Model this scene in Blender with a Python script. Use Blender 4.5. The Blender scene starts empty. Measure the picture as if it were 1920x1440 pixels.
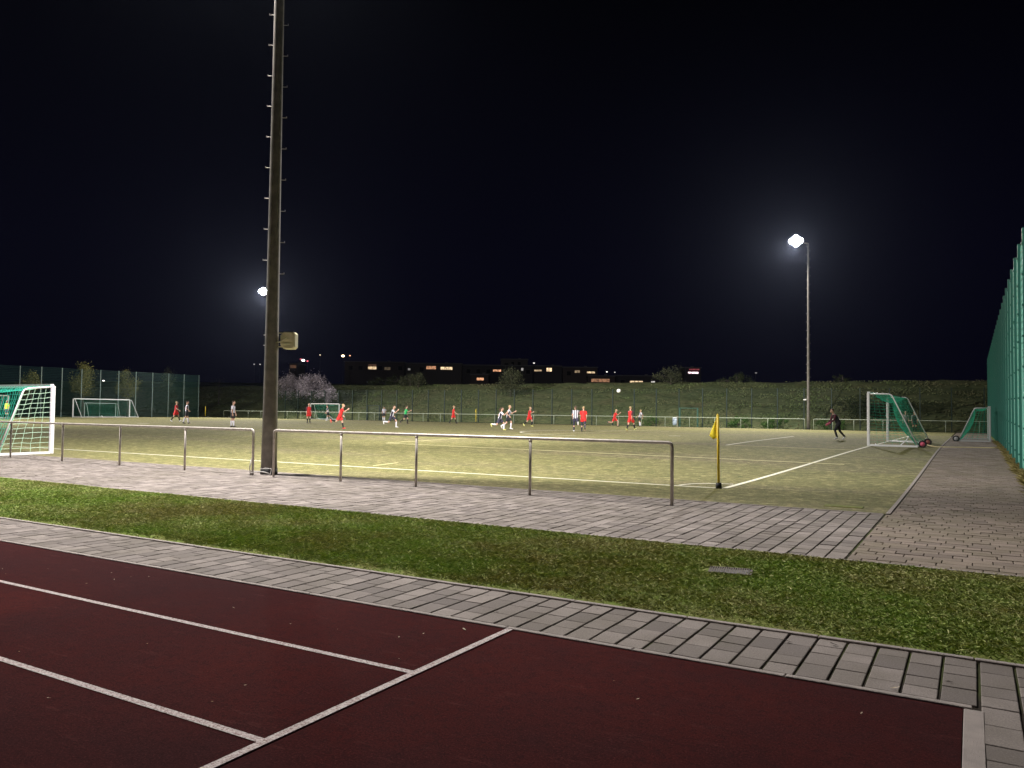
import bpy, math, random
import numpy as np
from mathutils import Vector, Matrix, Euler
random.seed(7); rng = np.random.default_rng(7)
SC = bpy.context.scene; COL = SC.collection
R = math.radians

# ------------------------------------------------------------------ camera
cam_d = bpy.data.cameras.new('camera'); cam = bpy.data.objects.new('camera', cam_d); COL.objects.link(cam)
cam_d.sensor_width = 36; cam_d.lens = 27.736; cam_d.clip_start = .05; cam_d.clip_end = 3000
fw = Vector((-0.5038763, 0.86308579, 0.03451946)); rt = Vector((0.86374474, 0.50379468, 0.01165934)); up = Vector((0.00732771, -0.03569086, 0.99933601))
cam.matrix_world = Matrix(((rt.x, up.x, -fw.x, 0), (rt.y, up.y, -fw.y, 0), (rt.z, up.z, -fw.z, 1.65), (0, 0, 0, 1)))
SC.camera = cam
# ------------------------------------------------------------------ night sky, exposure
W = bpy.data.worlds.new('World'); SC.world = W; W.use_nodes = True
wn = W.node_tree.nodes; wl = W.node_tree.links; wn.clear()
wo = wn.new('ShaderNodeOutputWorld'); bg = wn.new('ShaderNodeBackground'); tc = wn.new('ShaderNodeTexCoord')
sx = wn.new('ShaderNodeSeparateXYZ'); rp = wn.new('ShaderNodeValToRGB')
wl.new(tc.outputs['Generated'], sx.inputs[0]); wl.new(sx.outputs['Z'], rp.inputs[0]); wl.new(rp.outputs[0], bg.inputs[0]); wl.new(bg.outputs[0], wo.inputs[0])
e0 = rp.color_ramp.elements; e0[0].position = 0; e0[0].color = (.0010, .0009, .0042, 1); e0[1].position = .5; e0[1].color = (.0002, .0002, .0006, 1)
m = e0.new(.18); m.color = (.0010, .0009, .0042, 1)
bg.inputs[1].default_value = 1.0
SC.view_settings.view_transform = 'Standard'; SC.view_settings.look = 'None'; SC.view_settings.exposure = 0; SC.view_settings.gamma = 1
SC.cycles.max_bounces = 6; SC.cycles.transparent_max_bounces = 12
# floodlight power of the four masts (position of lamp head, aim point, power, cone)
LAMPS = {   # pos of lamp head, aim = lamp orientation; spots = (aim, power, cone)
 'near':      dict(pos=(-16.4, 13.85, 18.0), aim=(-30, 40, 0), spots=[((-18.5, 14.5, 0), 43000, 176), ((-32, 58, 0), 118000, 70)]),
 'far_right': dict(pos=(-14.4, 78.0, 18.1), aim=(-14, 30, 0), spots=[((-24, 54, 0), 42000, 172)]),
 'far_left':  dict(pos=(-86.5, 78.1, 18.1), aim=(-40, 30, 0), spots=[((-76, 54, 0), 48000, 172)]),
 'near_left': dict(pos=(-86.4, 14.4, 18.1), aim=(-58, 36, 0), spots=[((-70, 34, 0), 52000, 160), ((-60, 55, 0), 125000, 76)])}

# ------------------------------------------------------------------ helpers
def e(Y):
    t = np.clip((np.asarray(Y, float) - 14.7) / 27, 0, 1); return .27 * t * t * (3 - 2 * t)
def E(Y): return float(e(Y))
def link(o, parent=None):
    COL.objects.link(o)
    if parent is not None: o.parent = parent
    return o
def tag(o, label=None, cat=None, group=None, kind=None):
    for k, v in (('label', label), ('category', cat), ('group', group), ('kind', kind)):
        if v: o[k] = v
    return o
def empty(name, loc=(0, 0, 0), rz=0, **k):
    o = bpy.data.objects.new(name, None); o.location = loc; o.rotation_euler = (0, 0, rz); o.empty_display_size = .2
    link(o); return tag(o, **k)
def mesh_np(name, V, Fq, mat=None, parent=None, smooth=False, loc=None):
    V = np.asarray(V, np.float32); me = bpy.data.meshes.new(name)
    Fq = np.asarray(Fq, np.int32); k = Fq.shape[1]
    me.vertices.add(len(V)); me.vertices.foreach_set('co', V.ravel())
    me.loops.add(Fq.size); me.loops.foreach_set('vertex_index', Fq.ravel())
    me.polygons.add(len(Fq)); me.polygons.foreach_set('loop_start', np.arange(0, Fq.size, k, dtype=np.int32))
    me.polygons.foreach_set('use_smooth', np.full(len(Fq), bool(smooth)))
    me.update(calc_edges=True)
    if mat: me.materials.append(mat)
    o = bpy.data.objects.new(name, me)
    if loc: o.location = loc
    return link(o, parent)
def attr(o, name, vals):
    a = o.data.attributes.new(name, 'FLOAT', 'POINT'); a.data.foreach_set('value', np.asarray(vals, np.float32))
def copy_tree(o, parent=None):
    c = o.copy(); COL.objects.link(c); c.parent = parent
    for ch in list(o.children): copy_tree(ch, c)
    return c
def frame(t, ref=None):
    t = Vector(t).normalized()
    r = Vector(ref) if ref is not None else (Vector((0, 0, 1)) if abs(t.z) < .9 else Vector((1, 0, 0)))
    a = (r - t * r.dot(t))
    if a.length < 1e-4: r = Vector((0, 1, 0)); a = r - t * r.dot(t)
    a.normalize(); return a, t.cross(a)
class MB:
    def __init__(s): s.v = []; s.f = []
    def add(s, vs, fs):
        b = len(s.v); s.v += [tuple(v) for v in vs]; s.f += [tuple(i + b for i in f) for f in fs]; return s
    def box(s, c, d, rz=0, M=None, bev=0):
        x, y, z = [k / 2 for k in d]; mm = Matrix.Rotation(rz, 3, 'Z') if M is None else M; c = Vector(c)
        if bev:
            vs = []; fs = []
            pts = [(-x + bev, -y), (x - bev, -y), (x, -y + bev), (x, y - bev), (x - bev, y), (-x + bev, y), (-x, y - bev), (-x, -y + bev)]
            ins = [(px * (1 - bev / x), py * (1 - bev / y)) for px, py in pts]
            L = [(-z, ins), (-z + bev, pts), (z - bev, pts), (z, ins)]
            for zz, pp in L: vs += [c + mm @ Vector((a, b, zz)) for a, b in pp]
            for k in range(3):
                for i in range(8): j = (i + 1) % 8; fs.append((k * 8 + i, k * 8 + j, k * 8 + 8 + j, k * 8 + 8 + i))
            fs.append(tuple(range(7, -1, -1))); fs.append(tuple(range(24, 32)))
            return s.add(vs, fs)
        vs = [c + mm @ Vector((a * x, b * y, g * z)) for g in (-1, 1) for a, b in ((-1, -1), (1, -1), (1, 1), (-1, 1))]
        return s.add(vs, [(3, 2, 1, 0), (4, 5, 6, 7), (0, 1, 5, 4), (1, 2, 6, 5), (2, 3, 7, 6), (3, 0, 4, 7)])
    def loft(s, pts, rad, n=10, ref=None, cap=True):
        pts = [Vector(p) for p in pts]; N = len(pts); vs = []; fs = []; a0 = None
        for i, p in enumerate(pts):
            t = (pts[min(i + 1, N - 1)] - pts[max(i - 1, 0)])
            a, b = frame(t, ref if ref is not None else a0)
            if ref is None: a0 = a
            r = rad[i] if hasattr(rad, '__len__') else rad
            ra, rb = r if hasattr(r, '__len__') else (r, r)
            vs += [p + a * (ra * math.cos(2 * math.pi * k / n)) + b * (rb * math.sin(2 * math.pi * k / n)) for k in range(n)]
        for i in range(N - 1):
            for k in range(n):
                j = (k + 1) % n; fs.append((i * n + k, i * n + j, (i + 1) * n + j, (i + 1) * n + k))
        if cap: fs.append(tuple(range(n - 1, -1, -1))); fs.append(tuple(range((N - 1) * n, N * n)))
        return s.add(vs, fs)
    def tube(s, a, b, r, r2=None, n=8): return s.loft([a, b], [r, r if r2 is None else r2], n)
    def ball(s, c, r, n=10, m=7, M=None):
        c = Vector(c); rx, ry, rz = r if hasattr(r, '__len__') else (r, r, r); vs = []; fs = []
        for i in range(1, m):
            th = math.pi * i / m
            for k in range(n):
                v = Vector((rx * math.sin(th) * math.cos(2 * math.pi * k / n), ry * math.sin(th) * math.sin(2 * math.pi * k / n), rz * math.cos(th)))
                vs.append(c + (M @ v if M else v))
        tz = Vector((0, 0, rz)); vs.append(c + (M @ tz if M else tz)); vs.append(c - (M @ tz if M else tz))
        for i in range(m - 2):
            for k in range(n): j = (k + 1) % n; fs.append((i * n + k, (i + 1) * n + k, (i + 1) * n + j, i * n + j))
        T = (m - 1) * n
        for k in range(n): j = (k + 1) % n; fs.append((T, k, j)); fs.append((T + 1, (m - 2) * n + j, (m - 2) * n + k))
        return s.add(vs, fs)
    def build(s, name, mat, parent=None, smooth=False, loc=None):
        me = bpy.data.meshes.new(name); me.from_pydata(s.v, [], s.f); me.validate()
        if mat: me.materials.append(mat)
        if smooth:
            me.polygons.foreach_set('use_smooth', [True] * len(me.polygons))
        me.update(); o = bpy.data.objects.new(name, me)
        if loc: o.location = loc
        return link(o, parent)
    def remesh(s, name, mat, voxel, parent=None, smooth_it=2):
        me = bpy.data.meshes.new('tmp'); me.from_pydata(s.v, [], s.f); o = bpy.data.objects.new('tmp', me); COL.objects.link(o)
        md = o.modifiers.new('r', 'REMESH'); md.mode = 'VOXEL'; md.voxel_size = voxel; md.use_smooth_shade = True
        if smooth_it: ms = o.modifiers.new('s', 'SMOOTH'); ms.factor = .5; ms.iterations = smooth_it
        dg = bpy.context.evaluated_depsgraph_get(); nm = bpy.data.meshes.new_from_object(o.evaluated_get(dg)); nm.name = name
        bpy.data.objects.remove(o); bpy.data.meshes.remove(me)
        nm.materials.clear(); nm.materials.append(mat)
        return link(bpy.data.objects.new(name, nm), parent)

# ------------------------------------------------------------------ materials
MATS = {}
def mat(name, col=(.5, .5, .5), rough=.6, metal=0, emit=None, estr=0, spec=.5, var=None, vscale=5, bump=0, bscale=60, detail=4, two=None):
    """principled; var = second colour mixed by noise; bump = noise bump strength"""
    if name in MATS: return MATS[name]
    M_ = bpy.data.materials.new(name); M_.use_nodes = True; nt = M_.node_tree; N = nt.nodes; L = nt.links
    p = N['Principled BSDF']; p.inputs['Base Color'].default_value = (*col, 1); p.inputs['Roughness'].default_value = rough
    p.inputs['Metallic'].default_value = metal; p.inputs['Specular IOR Level'].default_value = spec
    if emit: p.inputs['Emission Color'].default_value = (*emit, 1); p.inputs['Emission Strength'].default_value = estr
    if var or bump: t = N.new('ShaderNodeTexCoord')
    if var:
        n = N.new('ShaderNodeTexNoise'); n.inputs['Scale'].default_value = vscale; n.inputs['Detail'].default_value = detail
        r = N.new('ShaderNodeValToRGB'); r.color_ramp.elements[0].position = .35; r.color_ramp.elements[1].position = .65
        r.color_ramp.elements[0].color = (*col, 1); r.color_ramp.elements[1].color = (*var, 1)
        L.new(t.outputs['Object'], n.inputs['Vector']); L.new(n.outputs['Fac'], r.inputs[0]); L.new(r.outputs[0], p.inputs['Base Color'])
    if bump:
        n = N.new('ShaderNodeTexNoise'); n.inputs['Scale'].default_value = bscale; n.inputs['Detail'].default_value = 3
        b = N.new('ShaderNodeBump'); b.inputs['Strength'].default_value = bump; b.inputs['Distance'].default_value = .02
        L.new(t.outputs['Object'], n.inputs['Vector']); L.new(n.outputs['Fac'], b.inputs['Height']); L.new(b.outputs[0], p.inputs['Normal'])
    MATS[name] = M_; return M_
class NT:
    """tiny node-graph builder"""
    def __init__(s, name, rough=.8, spec=.3):
        s.m = bpy.data.materials.new(name); s.m.use_nodes = True; s.t = s.m.node_tree; s.p = s.t.nodes['Principled BSDF']
        s.p.inputs['Roughness'].default_value = rough; s.p.inputs['Specular IOR Level'].default_value = spec
        s.tc = s.t.nodes.new('ShaderNodeTexCoord'); MATS[name] = s.m
    def n(s, ty, **k):
        o = s.t.nodes.new(ty)
        for a, b in k.items():
            if a in o.inputs: o.inputs[a].default_value = b
            else: setattr(o, a, b)
        return o
    def l(s, a, b): s.t.links.new(a, b)
    def noise(s, scale, detail=4, vec=None, rough=.5):
        o = s.n('ShaderNodeTexNoise'); o.inputs['Scale'].default_value = scale; o.inputs['Detail'].default_value = detail; o.inputs['Roughness'].default_value = rough
        s.l(vec or s.tc.outputs['Object'], o.inputs['Vector']); return o.outputs['Fac']
    def ramp(s, fac, stops):
        r = s.n('ShaderNodeValToRGB'); el = r.color_ramp.elements
        while len(el) < len(stops): el.new(.5)
        for i, (p, c) in enumerate(stops): el[i].position = p; el[i].color = (*c, 1) if hasattr(c, '__len__') else (c, c, c, 1)
        s.l(fac, r.inputs[0]); return r.outputs[0]
    def mix(s, fac, a, b, mode='MIX'):
        o = s.n('ShaderNodeMix'); o.data_type = 'RGBA'; o.blend_type = mode
        if hasattr(fac, 'links'): s.l(fac, o.inputs[0])
        else: o.inputs[0].default_value = fac
        for q, x in ((6, a), (7, b)):
            if hasattr(x, 'links'): s.l(x, o.inputs[q])
            else: o.inputs[q].default_value = (*x, 1)
        return o.outputs[2]
    def bump(s, h, strength=.5, dist=.01):
        b = s.n('ShaderNodeBump'); b.inputs['Strength'].default_value = strength; b.inputs['Distance'].default_value = dist
        s.l(h, b.inputs['Height']); s.l(b.outputs[0], s.p.inputs['Normal'])
    def col(s, c): s.l(c, s.p.inputs['Base Color']); return s.m
    def attr(s, name): a = s.n('ShaderNodeAttribute'); a.attribute_name = name; return a.outputs['Fac']
    def scaled(s, v):
        mp = s.n('ShaderNodeMapping'); mp.inputs['Scale'].default_value = v; s.l(s.tc.outputs['Object'], mp.inputs[0]); return mp.outputs[0]

# artificial turf
g = NT('turf', .9, .2)
big = g.noise(.09, 4); mid = g.noise(1.3, 5); fine = g.noise(11, 8, rough=.95); spk = g.noise(17, 6, rough=.95)
c = g.ramp(mid, [(.3, (.17, .16, .058)), (.7, (.245, .218, .086))])
c = g.mix(g.ramp(g.noise(.16, 3, vec=g.scaled((.35, 1.6, 1))), [(.48, 0), (.66, .75)]), c, (.205, .16, .105))
c = g.mix(g.ramp(fine, [(.36, .95), (.54, 0)]), c, (.065, .08, .026))
gr3 = g.noise(3.2, 5, rough=.9); c = g.mix(g.ramp(gr3, [(.38, .85), (.5, 0)]), c, (.085, .098, .036)); c = g.mix(g.ramp(gr3, [(.53, 0), (.63, .8)]), c, (.44, .40, .19)); c = g.mix(g.ramp(spk, [(.54, 0), (.66, .85)]), c, (.46, .42, .2))
g.bump(fine, .8, .02); TURF = g.col(c)
# line paint on turf
g = NT('turf_line', .9, .2); c = g.mix(g.ramp(g.noise(40, 4), [(.3, .4), (.48, 0)]), (.88, .85, .70), (.45, .42, .26)); TLINE = g.col(c)
g = NT('turf_line_yellow', .9, .2); c = g.mix(g.ramp(g.noise(40, 4), [(.3, .4), (.48, 0)]), (.85, .78, .42), (.42, .40, .2)); TLINEY = g.col(c)
# track
g = NT('tartan', 1, .03)
f1 = g.noise(75, 6, rough=.95); f2 = g.noise(.6, 5); f3 = g.noise(3.5, 4); f4 = g.noise(.33, 3)
c = g.ramp(f2, [(.3, (.047, .0085, .0088)), (.7, (.076, .0135, .0120))])
c = g.mix(g.ramp(f3, [(.45, 0), (.75, .45)]), c, (.040, .013, .015)); c = g.mix(g.ramp(f4, [(.45, 0), (.62, .6)]), c, (.030, .012, .014)); c = g.mix(g.ramp(g.noise(14, 6, rough=.85), [(.4, .7), (.53, 0)]), c, (.030, .009, .010)); c = g.mix(g.ramp(g.noise(9, 6, rough=.8, vec=g.scaled((.25, 1, 1))), [(.58, 0), (.7, .5)]), c, (.13, .04, .036))
c = g.mix(g.ramp(f1, [(.38, .85), (.52, 0)]), c, (.018, .006, .007)); c = g.mix(g.ramp(f1, [(.56, 0), (.68, .85)]), c, (.19, .055, .05))
g.bump(f1, .9, .006); TRACK = g.col(c)
g = NT('track_line', .9, .2); c = g.mix(g.ramp(g.noise(70, 5, rough=.9), [(.42, .9), (.55, 0)]), (.60, .54, .53), (.16, .08, .075)); g.bump(g.noise(150, 3), .8, .005); KLINE = g.col(c)
# slabs: per-slab brightness in attribute 'tone'
def slab_mat(name, a, b, dirt):
    g = NT(name, .9, .25); t = g.attr('tone'); f = g.noise(85, 6, rough=.95); s2 = g.noise(2.2, 5)
    c = g.ramp(t, [(0, a), (1, b)]); c = g.mix(g.ramp(s2, [(.42, .0), (.7, .5)]), c, dirt)
    c = g.mix(g.ramp(g.noise(.5, 4), [(.45, 0), (.62, .35)]), c, dirt); c = g.mix(g.ramp(f, [(.36, .7), (.52, 0)]), c, tuple(k * .45 for k in a)); c = g.mix(g.ramp(f, [(.56, 0), (.7, .6)]), c, tuple(min(1, k * 1.7) for k in b))
    g.bump(f, .5, .004); return g.col(c)
SLAB = slab_mat('concrete_slab', (.15, .128, .12), (.31, .268, .25), (.14, .12, .095))
PATHM = slab_mat('path_brick', (.17, .135, .114), (.285, .226, .188), (.15, .13, .075))
KERB = mat('kerb_concrete', (.27, .235, .22), .9, var=(.34, .29, .27), vscale=8, bump=.5, bscale=150)
g = NT('joint_soil', 1, .1); c = g.mix(g.ramp(g.noise(1.1, 4), [(.45, 0), (.6, 1)]), (.028, .022, .018), (.05, .062, .018)); JOINT = g.col(c)
# grass
g = NT('lawn_soil', 1, .1); c = g.mix(g.ramp(g.noise(3, 5), [(.4, 0), (.65, 1)]), (.13, .18, .035), (.17, .165, .055)); g.bump(g.noise(30, 4), 1, .03); SOIL = g.col(c)
g = NT('grass_blade', .75, .25); t = g.attr('tone'); 
c1 = g.ramp(t, [(0, (.10, .17, .03)), (.4, (.23, .345, .06)), (.75, (.48, .56, .16)), (1, (.80, .74, .40))])
pn = g.noise(.4, 6, rough=.65); c2 = g.mix(g.ramp(pn, [(.42, 0), (.60, .8)]), c1, g.ramp(t, [(0, (.13, .115, .045)), (.5, (.34, .30, .12)), (1, (.78, .68, .38))])); GRASS = g.col(c2)
g = NT('bank_grass', 1, .1); a1 = g.noise(.35, 5); a2 = g.noise(2.4, 6, vec=g.scaled((.6, 1.6, 2.5)))
c = g.ramp(a1, [(.32, (.145, .18, .085)), (.55, (.19, .21, .10)), (.72, (.19, .18, .095))]); c = g.mix(g.ramp(a2, [(.35, .85), (.55, 0)]), c, (.085, .11, .05)); g.bump(a2, .6, .12); BANK = g.col(c)
g = NT('ground_grass', 1, .1); c = g.ramp(g.noise(.4, 5), [(.3, (.035, .05, .018)), (.7, (.06, .07, .03))]); GROUND = g.col(c)
# metals and paints
GALV = mat('galvanised_steel', (.46, .41, .38), .45, .3, var=(.6, .55, .51), vscale=14, bump=.1, bscale=90)
MAST = mat('mast_steel', (.165, .150, .135), .55, .2, var=(.25, .228, .205), vscale=5, bump=.25, bscale=40)
WHITE = mat('white_paint', (.88, .87, .88), .4); POSTG = mat('green_post', (.006, .022, .015), .6); POSTL = mat('galvanised_green_post', (.30, .38, .36), .5)
WIRE = mat('green_wire', (.014, .085, .066), .5); WIRED = mat('dark_green_wire', (.012, .045, .032), .55); TEAL = mat('teal_wire', (.15, .50, .40), .5); TEALP = mat('teal_post', (.04, .20, .16), .5)
RAILF = mat('pale_green_rail', (.42, .47, .37), .5)
BLACK = mat('black_rubber', (.012, .012, .013), .6); NETG = mat('green_net', (.03, .40, .24), .8); NETW = mat('pale_green_net', (.42, .62, .46), .8)
YEL = mat('yellow_plastic', (1.0, .72, .05), .45); FLAG = mat('yellow_cloth', (.95, .76, .03), .8); BEIGE = mat('beige_plastic', (.78, .72, .48), .5, var=(.70, .64, .44), vscale=9)

# ------------------------------------------------------------------ ground, pitch, walks
def sheet(name, x0, x1, y0, y1, zoff, m_, dx=4, dy=1, kind='structure', label=None, cat=None):
    nx = max(1, int(round((x1 - x0) / dx))); ny = max(1, int(round((y1 - y0) / dy)))
    X, Y = np.meshgrid(np.linspace(x0, x1, nx + 1), np.linspace(y0, y1, ny + 1)); Z = e(Y) + zoff
    V = np.stack([X, Y, Z], -1).reshape(-1, 3); i = np.arange(nx)[None, :] + np.arange(ny)[:, None] * (nx + 1); i = i.ravel()
    o = mesh_np(name, V, np.stack([i, i + 1, i + nx + 2, i + nx + 1], 1), m_, smooth=True); tag(o, kind=kind, label=label, cat=cat); return o
sheet('ground', -600, 500, -120, 83, -.05, GROUND, 50, 1)
sheet('pitch', -97.4, -1.27, 14.68, 77.2, 0, TURF, 2, .5)
sheet('track', -60, -.06, -6, 5.2, 0, TRACK, 1, 1)
sheet('paving_bed', -60, 8, -6, 6.3, -.012, JOINT, 4, 2); sheet('walk_bed', -60, 8, 9.68, 14.68, -.012, JOINT, 4, .5)
sheet('path_bed', -1.2, 1.3, 14.6, 78, -.012, JOINT, 1, .5)
sheet('verge', 1.06, 30, 9.7, 83, -.004, SOIL, 2, 1); sheet('lawn', -60, 12, 6.3, 9.7, .0, SOIL, 2, .5)
# slabs are real blocks
def slabs(name, rects, m_, gap=.004, hj=.0018, base=0.0, gx=0):
    V = []; F = []; T = []; k = 0
    for (x0, x1, y0, y1) in rects:
        z = float(e((y0 + y1) / 2)) + base + random.uniform(-hj, hj); tx = random.uniform(-hj, hj) * .6; ty = random.uniform(-hj, hj) * .6
        a, b, c_, d = x0 + gap + gx, x1 - gap - gx, y0 + gap, y1 - gap; s = .004
        for (px, py, pz) in ((a, c_, -.02), (b, c_, -.02), (b, d, -.02), (a, d, -.02), (a, c_, -s * .7), (b, c_, -s * .7), (b, d, -s * .7), (a, d, -s * .7),
                             (a + s, c_ + s, 0), (b - s, c_ + s, 0), (b - s, d - s, 0), (a + s, d - s, 0)):
            V.append((px, py, z + pz + (tx if px > (a + b) / 2 else -tx) * (pz > -.01) + (ty if py > (c_ + d) / 2 else -ty) * (pz > -.01)))
        for q in (0, 4):
            for i in range(4): j = (i + 1) % 4; F.append((k + q + i, k + q + j, k + q + 4 + j, k + q + 4 + i))
        F.append((k + 8, k + 9, k + 10, k + 11)); T += [random.random()] * 12; k += 12
    o = mesh_np(name, V, F, m_); attr(o, 'tone', T); return tag(o, kind='structure')
def column_fill(x0, w, n, y0, y1, seqs):
    out = []
    for k in range(n):
        x = x0 - k * w; y = y0; i = random.randrange(4) if seqs is None else 0; q = (.3, .3, .2, .2) if seqs is None else seqs[k % len(seqs)]
        while y < y1 - .05:
            h = q[i % len(q)]; i += 1
            if y + h > y1 - .06: h = y1 - y
            out.append((x - w, x, y, y + h)); y += h
    return out
S4 = [(.29, .28, .2, .2), (.2, .2, .29, .28), (.2, .28, .29, .2), (.28, .2, .2, .29)]
rects = column_fill(.02, .203, 190, 5.29, 6.24, S4) + column_fill(1.85, .203, 9, -4, 6.24, None)
slabs('lower_walk', rects, SLAB, gx=.0055)
slabs('upper_walk', column_fill(-1.28, .215, 210, 9.76, 14.63, None), SLAB, gx=.002, gap=.008, hj=.003)
br = []; y = 9.76; j = 0
while y < 77:
    h = .2; XL = -1.262 if y < 14.5 else -1.19; x = XL - (.15, 0, .25, .05)[j % 4]; x1 = 1.06 + .25 * (y < 24); q = j
    while x < x1:
        w = .3; q += 1; a = max(x, XL); b = min(x + w, x1)
        if b - a > .04: br.append((a, b, y, y + h))
        x += w
    y += h; j += 1
y = 9.76; j = 0
while y < 14:
    x = 1.32; 
    while x < 6: br.append((x, x + .3, y, y + .2)); x += .3
    y += .2
slabs('path', br, PATHM, gap=.0055, hj=.003)
def kerb(name, segs, w, h=.012, m_=KERB):
    mb = MB()
    for (xa, ya, xb, yb) in segs:
        L = math.hypot(xb - xa, yb - ya); n = max(1, int(L / 1.0)); rz = math.atan2(yb - ya, xb - xa)
        for i in range(n):
            t0 = (i + .5) / n; cx = xa + (xb - xa) * t0; cy = ya + (yb - ya) * t0
            sl = math.atan2(E(cy + .5) - E(cy - .5), 1) if abs(yb - ya) > abs(xb - xa) else 0
            Mx = Matrix.Rotation(rz, 3, 'Z') @ Matrix.Rotation(-sl if yb > ya else sl, 3, 'Y')
            mb.box((cx, cy, E(cy) + h / 2 - .03 + random.uniform(-.001, .001)), (L / n - .006, w, h + .06), M=Mx, bev=.004)
    return tag(mb.build(name, m_), kind='structure')
kerb('track_kerb', [(-45, 5.235, -.01, 5.235)], .05, .008); kerb('track_end_kerb', [(-.005, -5, -.005, 5.2)], .1, .004)
kerb('lawn_kerb', [(-45, 6.27, 6, 6.27)], .05, .012); kerb('walk_kerb', [(-45, 9.725, 7, 9.725)], .05, .012)
kerb('pitch_kerb', [(-1.235, 14.66, -1.235, 60)], .07, .012); kerb('pitch_edge_kerb', [(-45, 14.655, -1.3, 14.655)], .045, .006)
# painted lines
def strip(name, pts, w, m_, z=.004, sub=.5):
    V = []; F = []
    for i, (ax, ay, bx, by) in enumerate(pts):
        L = math.hypot(bx - ax, by - ay); n = max(1, int(L / sub)); nx, ny = -(by - ay) / L * w / 2, (bx - ax) / L * w / 2; b = len(V)
        for k in range(n + 1):
            t = k / n; X = ax + (bx - ax) * t; Y = ay + (by - ay) * t
            for sgn in (1, -1): V.append((X + sgn * nx, Y + sgn * ny, E(Y + sgn * ny) + z))
        F += [(b + 2 * k, b + 2 * k + 1, b + 2 * k + 3, b + 2 * k + 2) for k in range(n)]
    return tag(mesh_np(name, V, F, m_), kind='structure')
def arc(cx, cy, r, a0, a1, n=24):
    p = [(cx + r * math.cos(R(a0 + (a1 - a0) * i / n)), cy + r * math.sin(R(a0 + (a1 - a0) * i / n))) for i in range(n + 1)]
    return [(*p[i], *p[i + 1]) for i in range(n)]
strip('touch_line', [(-96, 17.3, -4.75, 17.38)], .1, TLINE)
strip('goal_line', [(-4.72, 17.44, -4.0, 39.1), (-3.97, 39.1, -3.7, 62)], .12, TLINE, z=.008)
strip('corner_arc', arc(-4.75, 17.4, 1.0, 92, 178, 16), .08, TLINE, z=.012)
strip('penalty_box_line', [(-23.0, 28.1, -22.3, 62)], .11, TLINEY, z=.008); strip('penalty_side_line', [(-23.0, 28.1, -3.45, 26.45)], .13, TLINEY, z=.012)
strip('goal_area_line', [(-9.55, 35.5, -9.75, 52.0)], .14, TLINE, z=.008); strip('goal_area_side_line', [(-9.5, 35.5, -4.2, 34.65)], .14, TLINEY, z=.012)
strip('penalty_arc', [s for s in arc(-18.6, 49.3, 8.2, 98, 262, 30)], .12, TLINE, z=.012)
strip('line_tick', [(-15.1, 17.9, -15.3, 19.3)], .07, TLINEY, z=.008)
strip('penalty_spot_mark', [(-15.9, 46.2, -15.3, 46.5)], .25, TLINE, z=.008); strip('far_spot_mark', [(-48.9, 58.3, -48.1, 58.9)], .3, TLINE); strip('left_spot_mark', [(-60.4, 41.3, -59.5, 41.8)], .35, TLINE)
strip('left_goal_line', [(-90, 17.4, -90, 76)], .12, TLINE); strip('far_touch_line', [(-96, 76.2, -4, 76.2)], .1, TLINE)
strip('lane_line_far', [(-60, 4.03, -3.05, 4.03)], .05, KLINE); strip('lane_line_near', [(-60, 2.815, -3.05, 2.815)], .05, KLINE)
strip('start_line', [(-3.03, -6, -3.03, 5.2)], .055, KLINE, z=.008)

# ------------------------------------------------------------------ bank and hill
def hz_bank(Y):  # bank profile
    t = np.clip((Y - 82.5) / 15.5, 0, 1); return .2 + 5.35 * (t ** .95)
nx, ny = 300, 44
X, Y = np.meshgrid(np.linspace(-260, 120, nx + 1), np.concatenate([np.linspace(82, 99, 35), np.linspace(100, 130, 10)]))
Z = hz_bank(Y) + .10 * np.sin(X * .9 + Y) * np.sin(Y * 1.3 - X * .31) + .05 * rng.standard_normal(X.shape) * (Y > 82.3) * (Y < 98.5) + .07 * np.sin(X * .11)
Z[0] = .2
i = (np.arange(nx)[None, :] + np.arange(ny)[:, None] * (nx + 1)).ravel()
tag(mesh_np('embankment', np.stack([X, Y, Z], -1).reshape(-1, 3), np.stack([i, i + 1, i + nx + 2, i + nx + 1], 1), BANK, smooth=True), kind='structure')
Xh, Yh = np.meshgrid(np.linspace(-700, 600, 80), np.linspace(129, 900, 50)); D = -.504 * Xh + .863 * Yh
Zh = 5.4 + 3.4 * np.clip((D - 150) / 70, 0, 1) + 5 * np.clip((D - 300) / 500, 0, 1)
i = (np.arange(79)[None, :] + np.arange(49)[:, None] * 80).ravel()
tag(mesh_np('hill', np.stack([Xh, Yh, Zh], -1).reshape(-1, 3), np.stack([i, i + 1, i + 81, i + 80], 1), GROUND, smooth=True), kind='structure')

# leaf / blade clouds
def leaf_cloud(P, size, seed=1, up=.0):
    r_ = np.random.default_rng(seed); n = len(P); a = r_.standard_normal((n, 3)); a /= np.linalg.norm(a, axis=1)[:, None]
    b = r_.standard_normal((n, 3)); b[:, 2] += up; b -= a * (a * b).sum(1)[:, None]; b /= np.linalg.norm(b, axis=1)[:, None]
    s = (size * (.6 + .8 * r_.random(n)))[:, None]
    V = np.stack([P - a * s * .5, P + b * s * .28, P + a * s * .5, P - b * s * .28], 1).reshape(-1, 3)
    F = np.arange(4 * n).reshape(n, 4); return V, F, np.repeat(r_.random(n), 4)
def leafmat(name, c0, c1, c2):
    g = NT(name, .8, .2); return g.col(g.ramp(g.attr('tone'), [(0, c0), (.6, c1), (1, c2)]))
L_OLIVE = leafmat('olive_leaf', (.08, .09, .025), (.17, .165, .05), (.27, .25, .09)); L_DARK = leafmat('dark_leaf', (.02, .03, .012), (.04, .052, .02), (.065, .075, .035))
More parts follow.
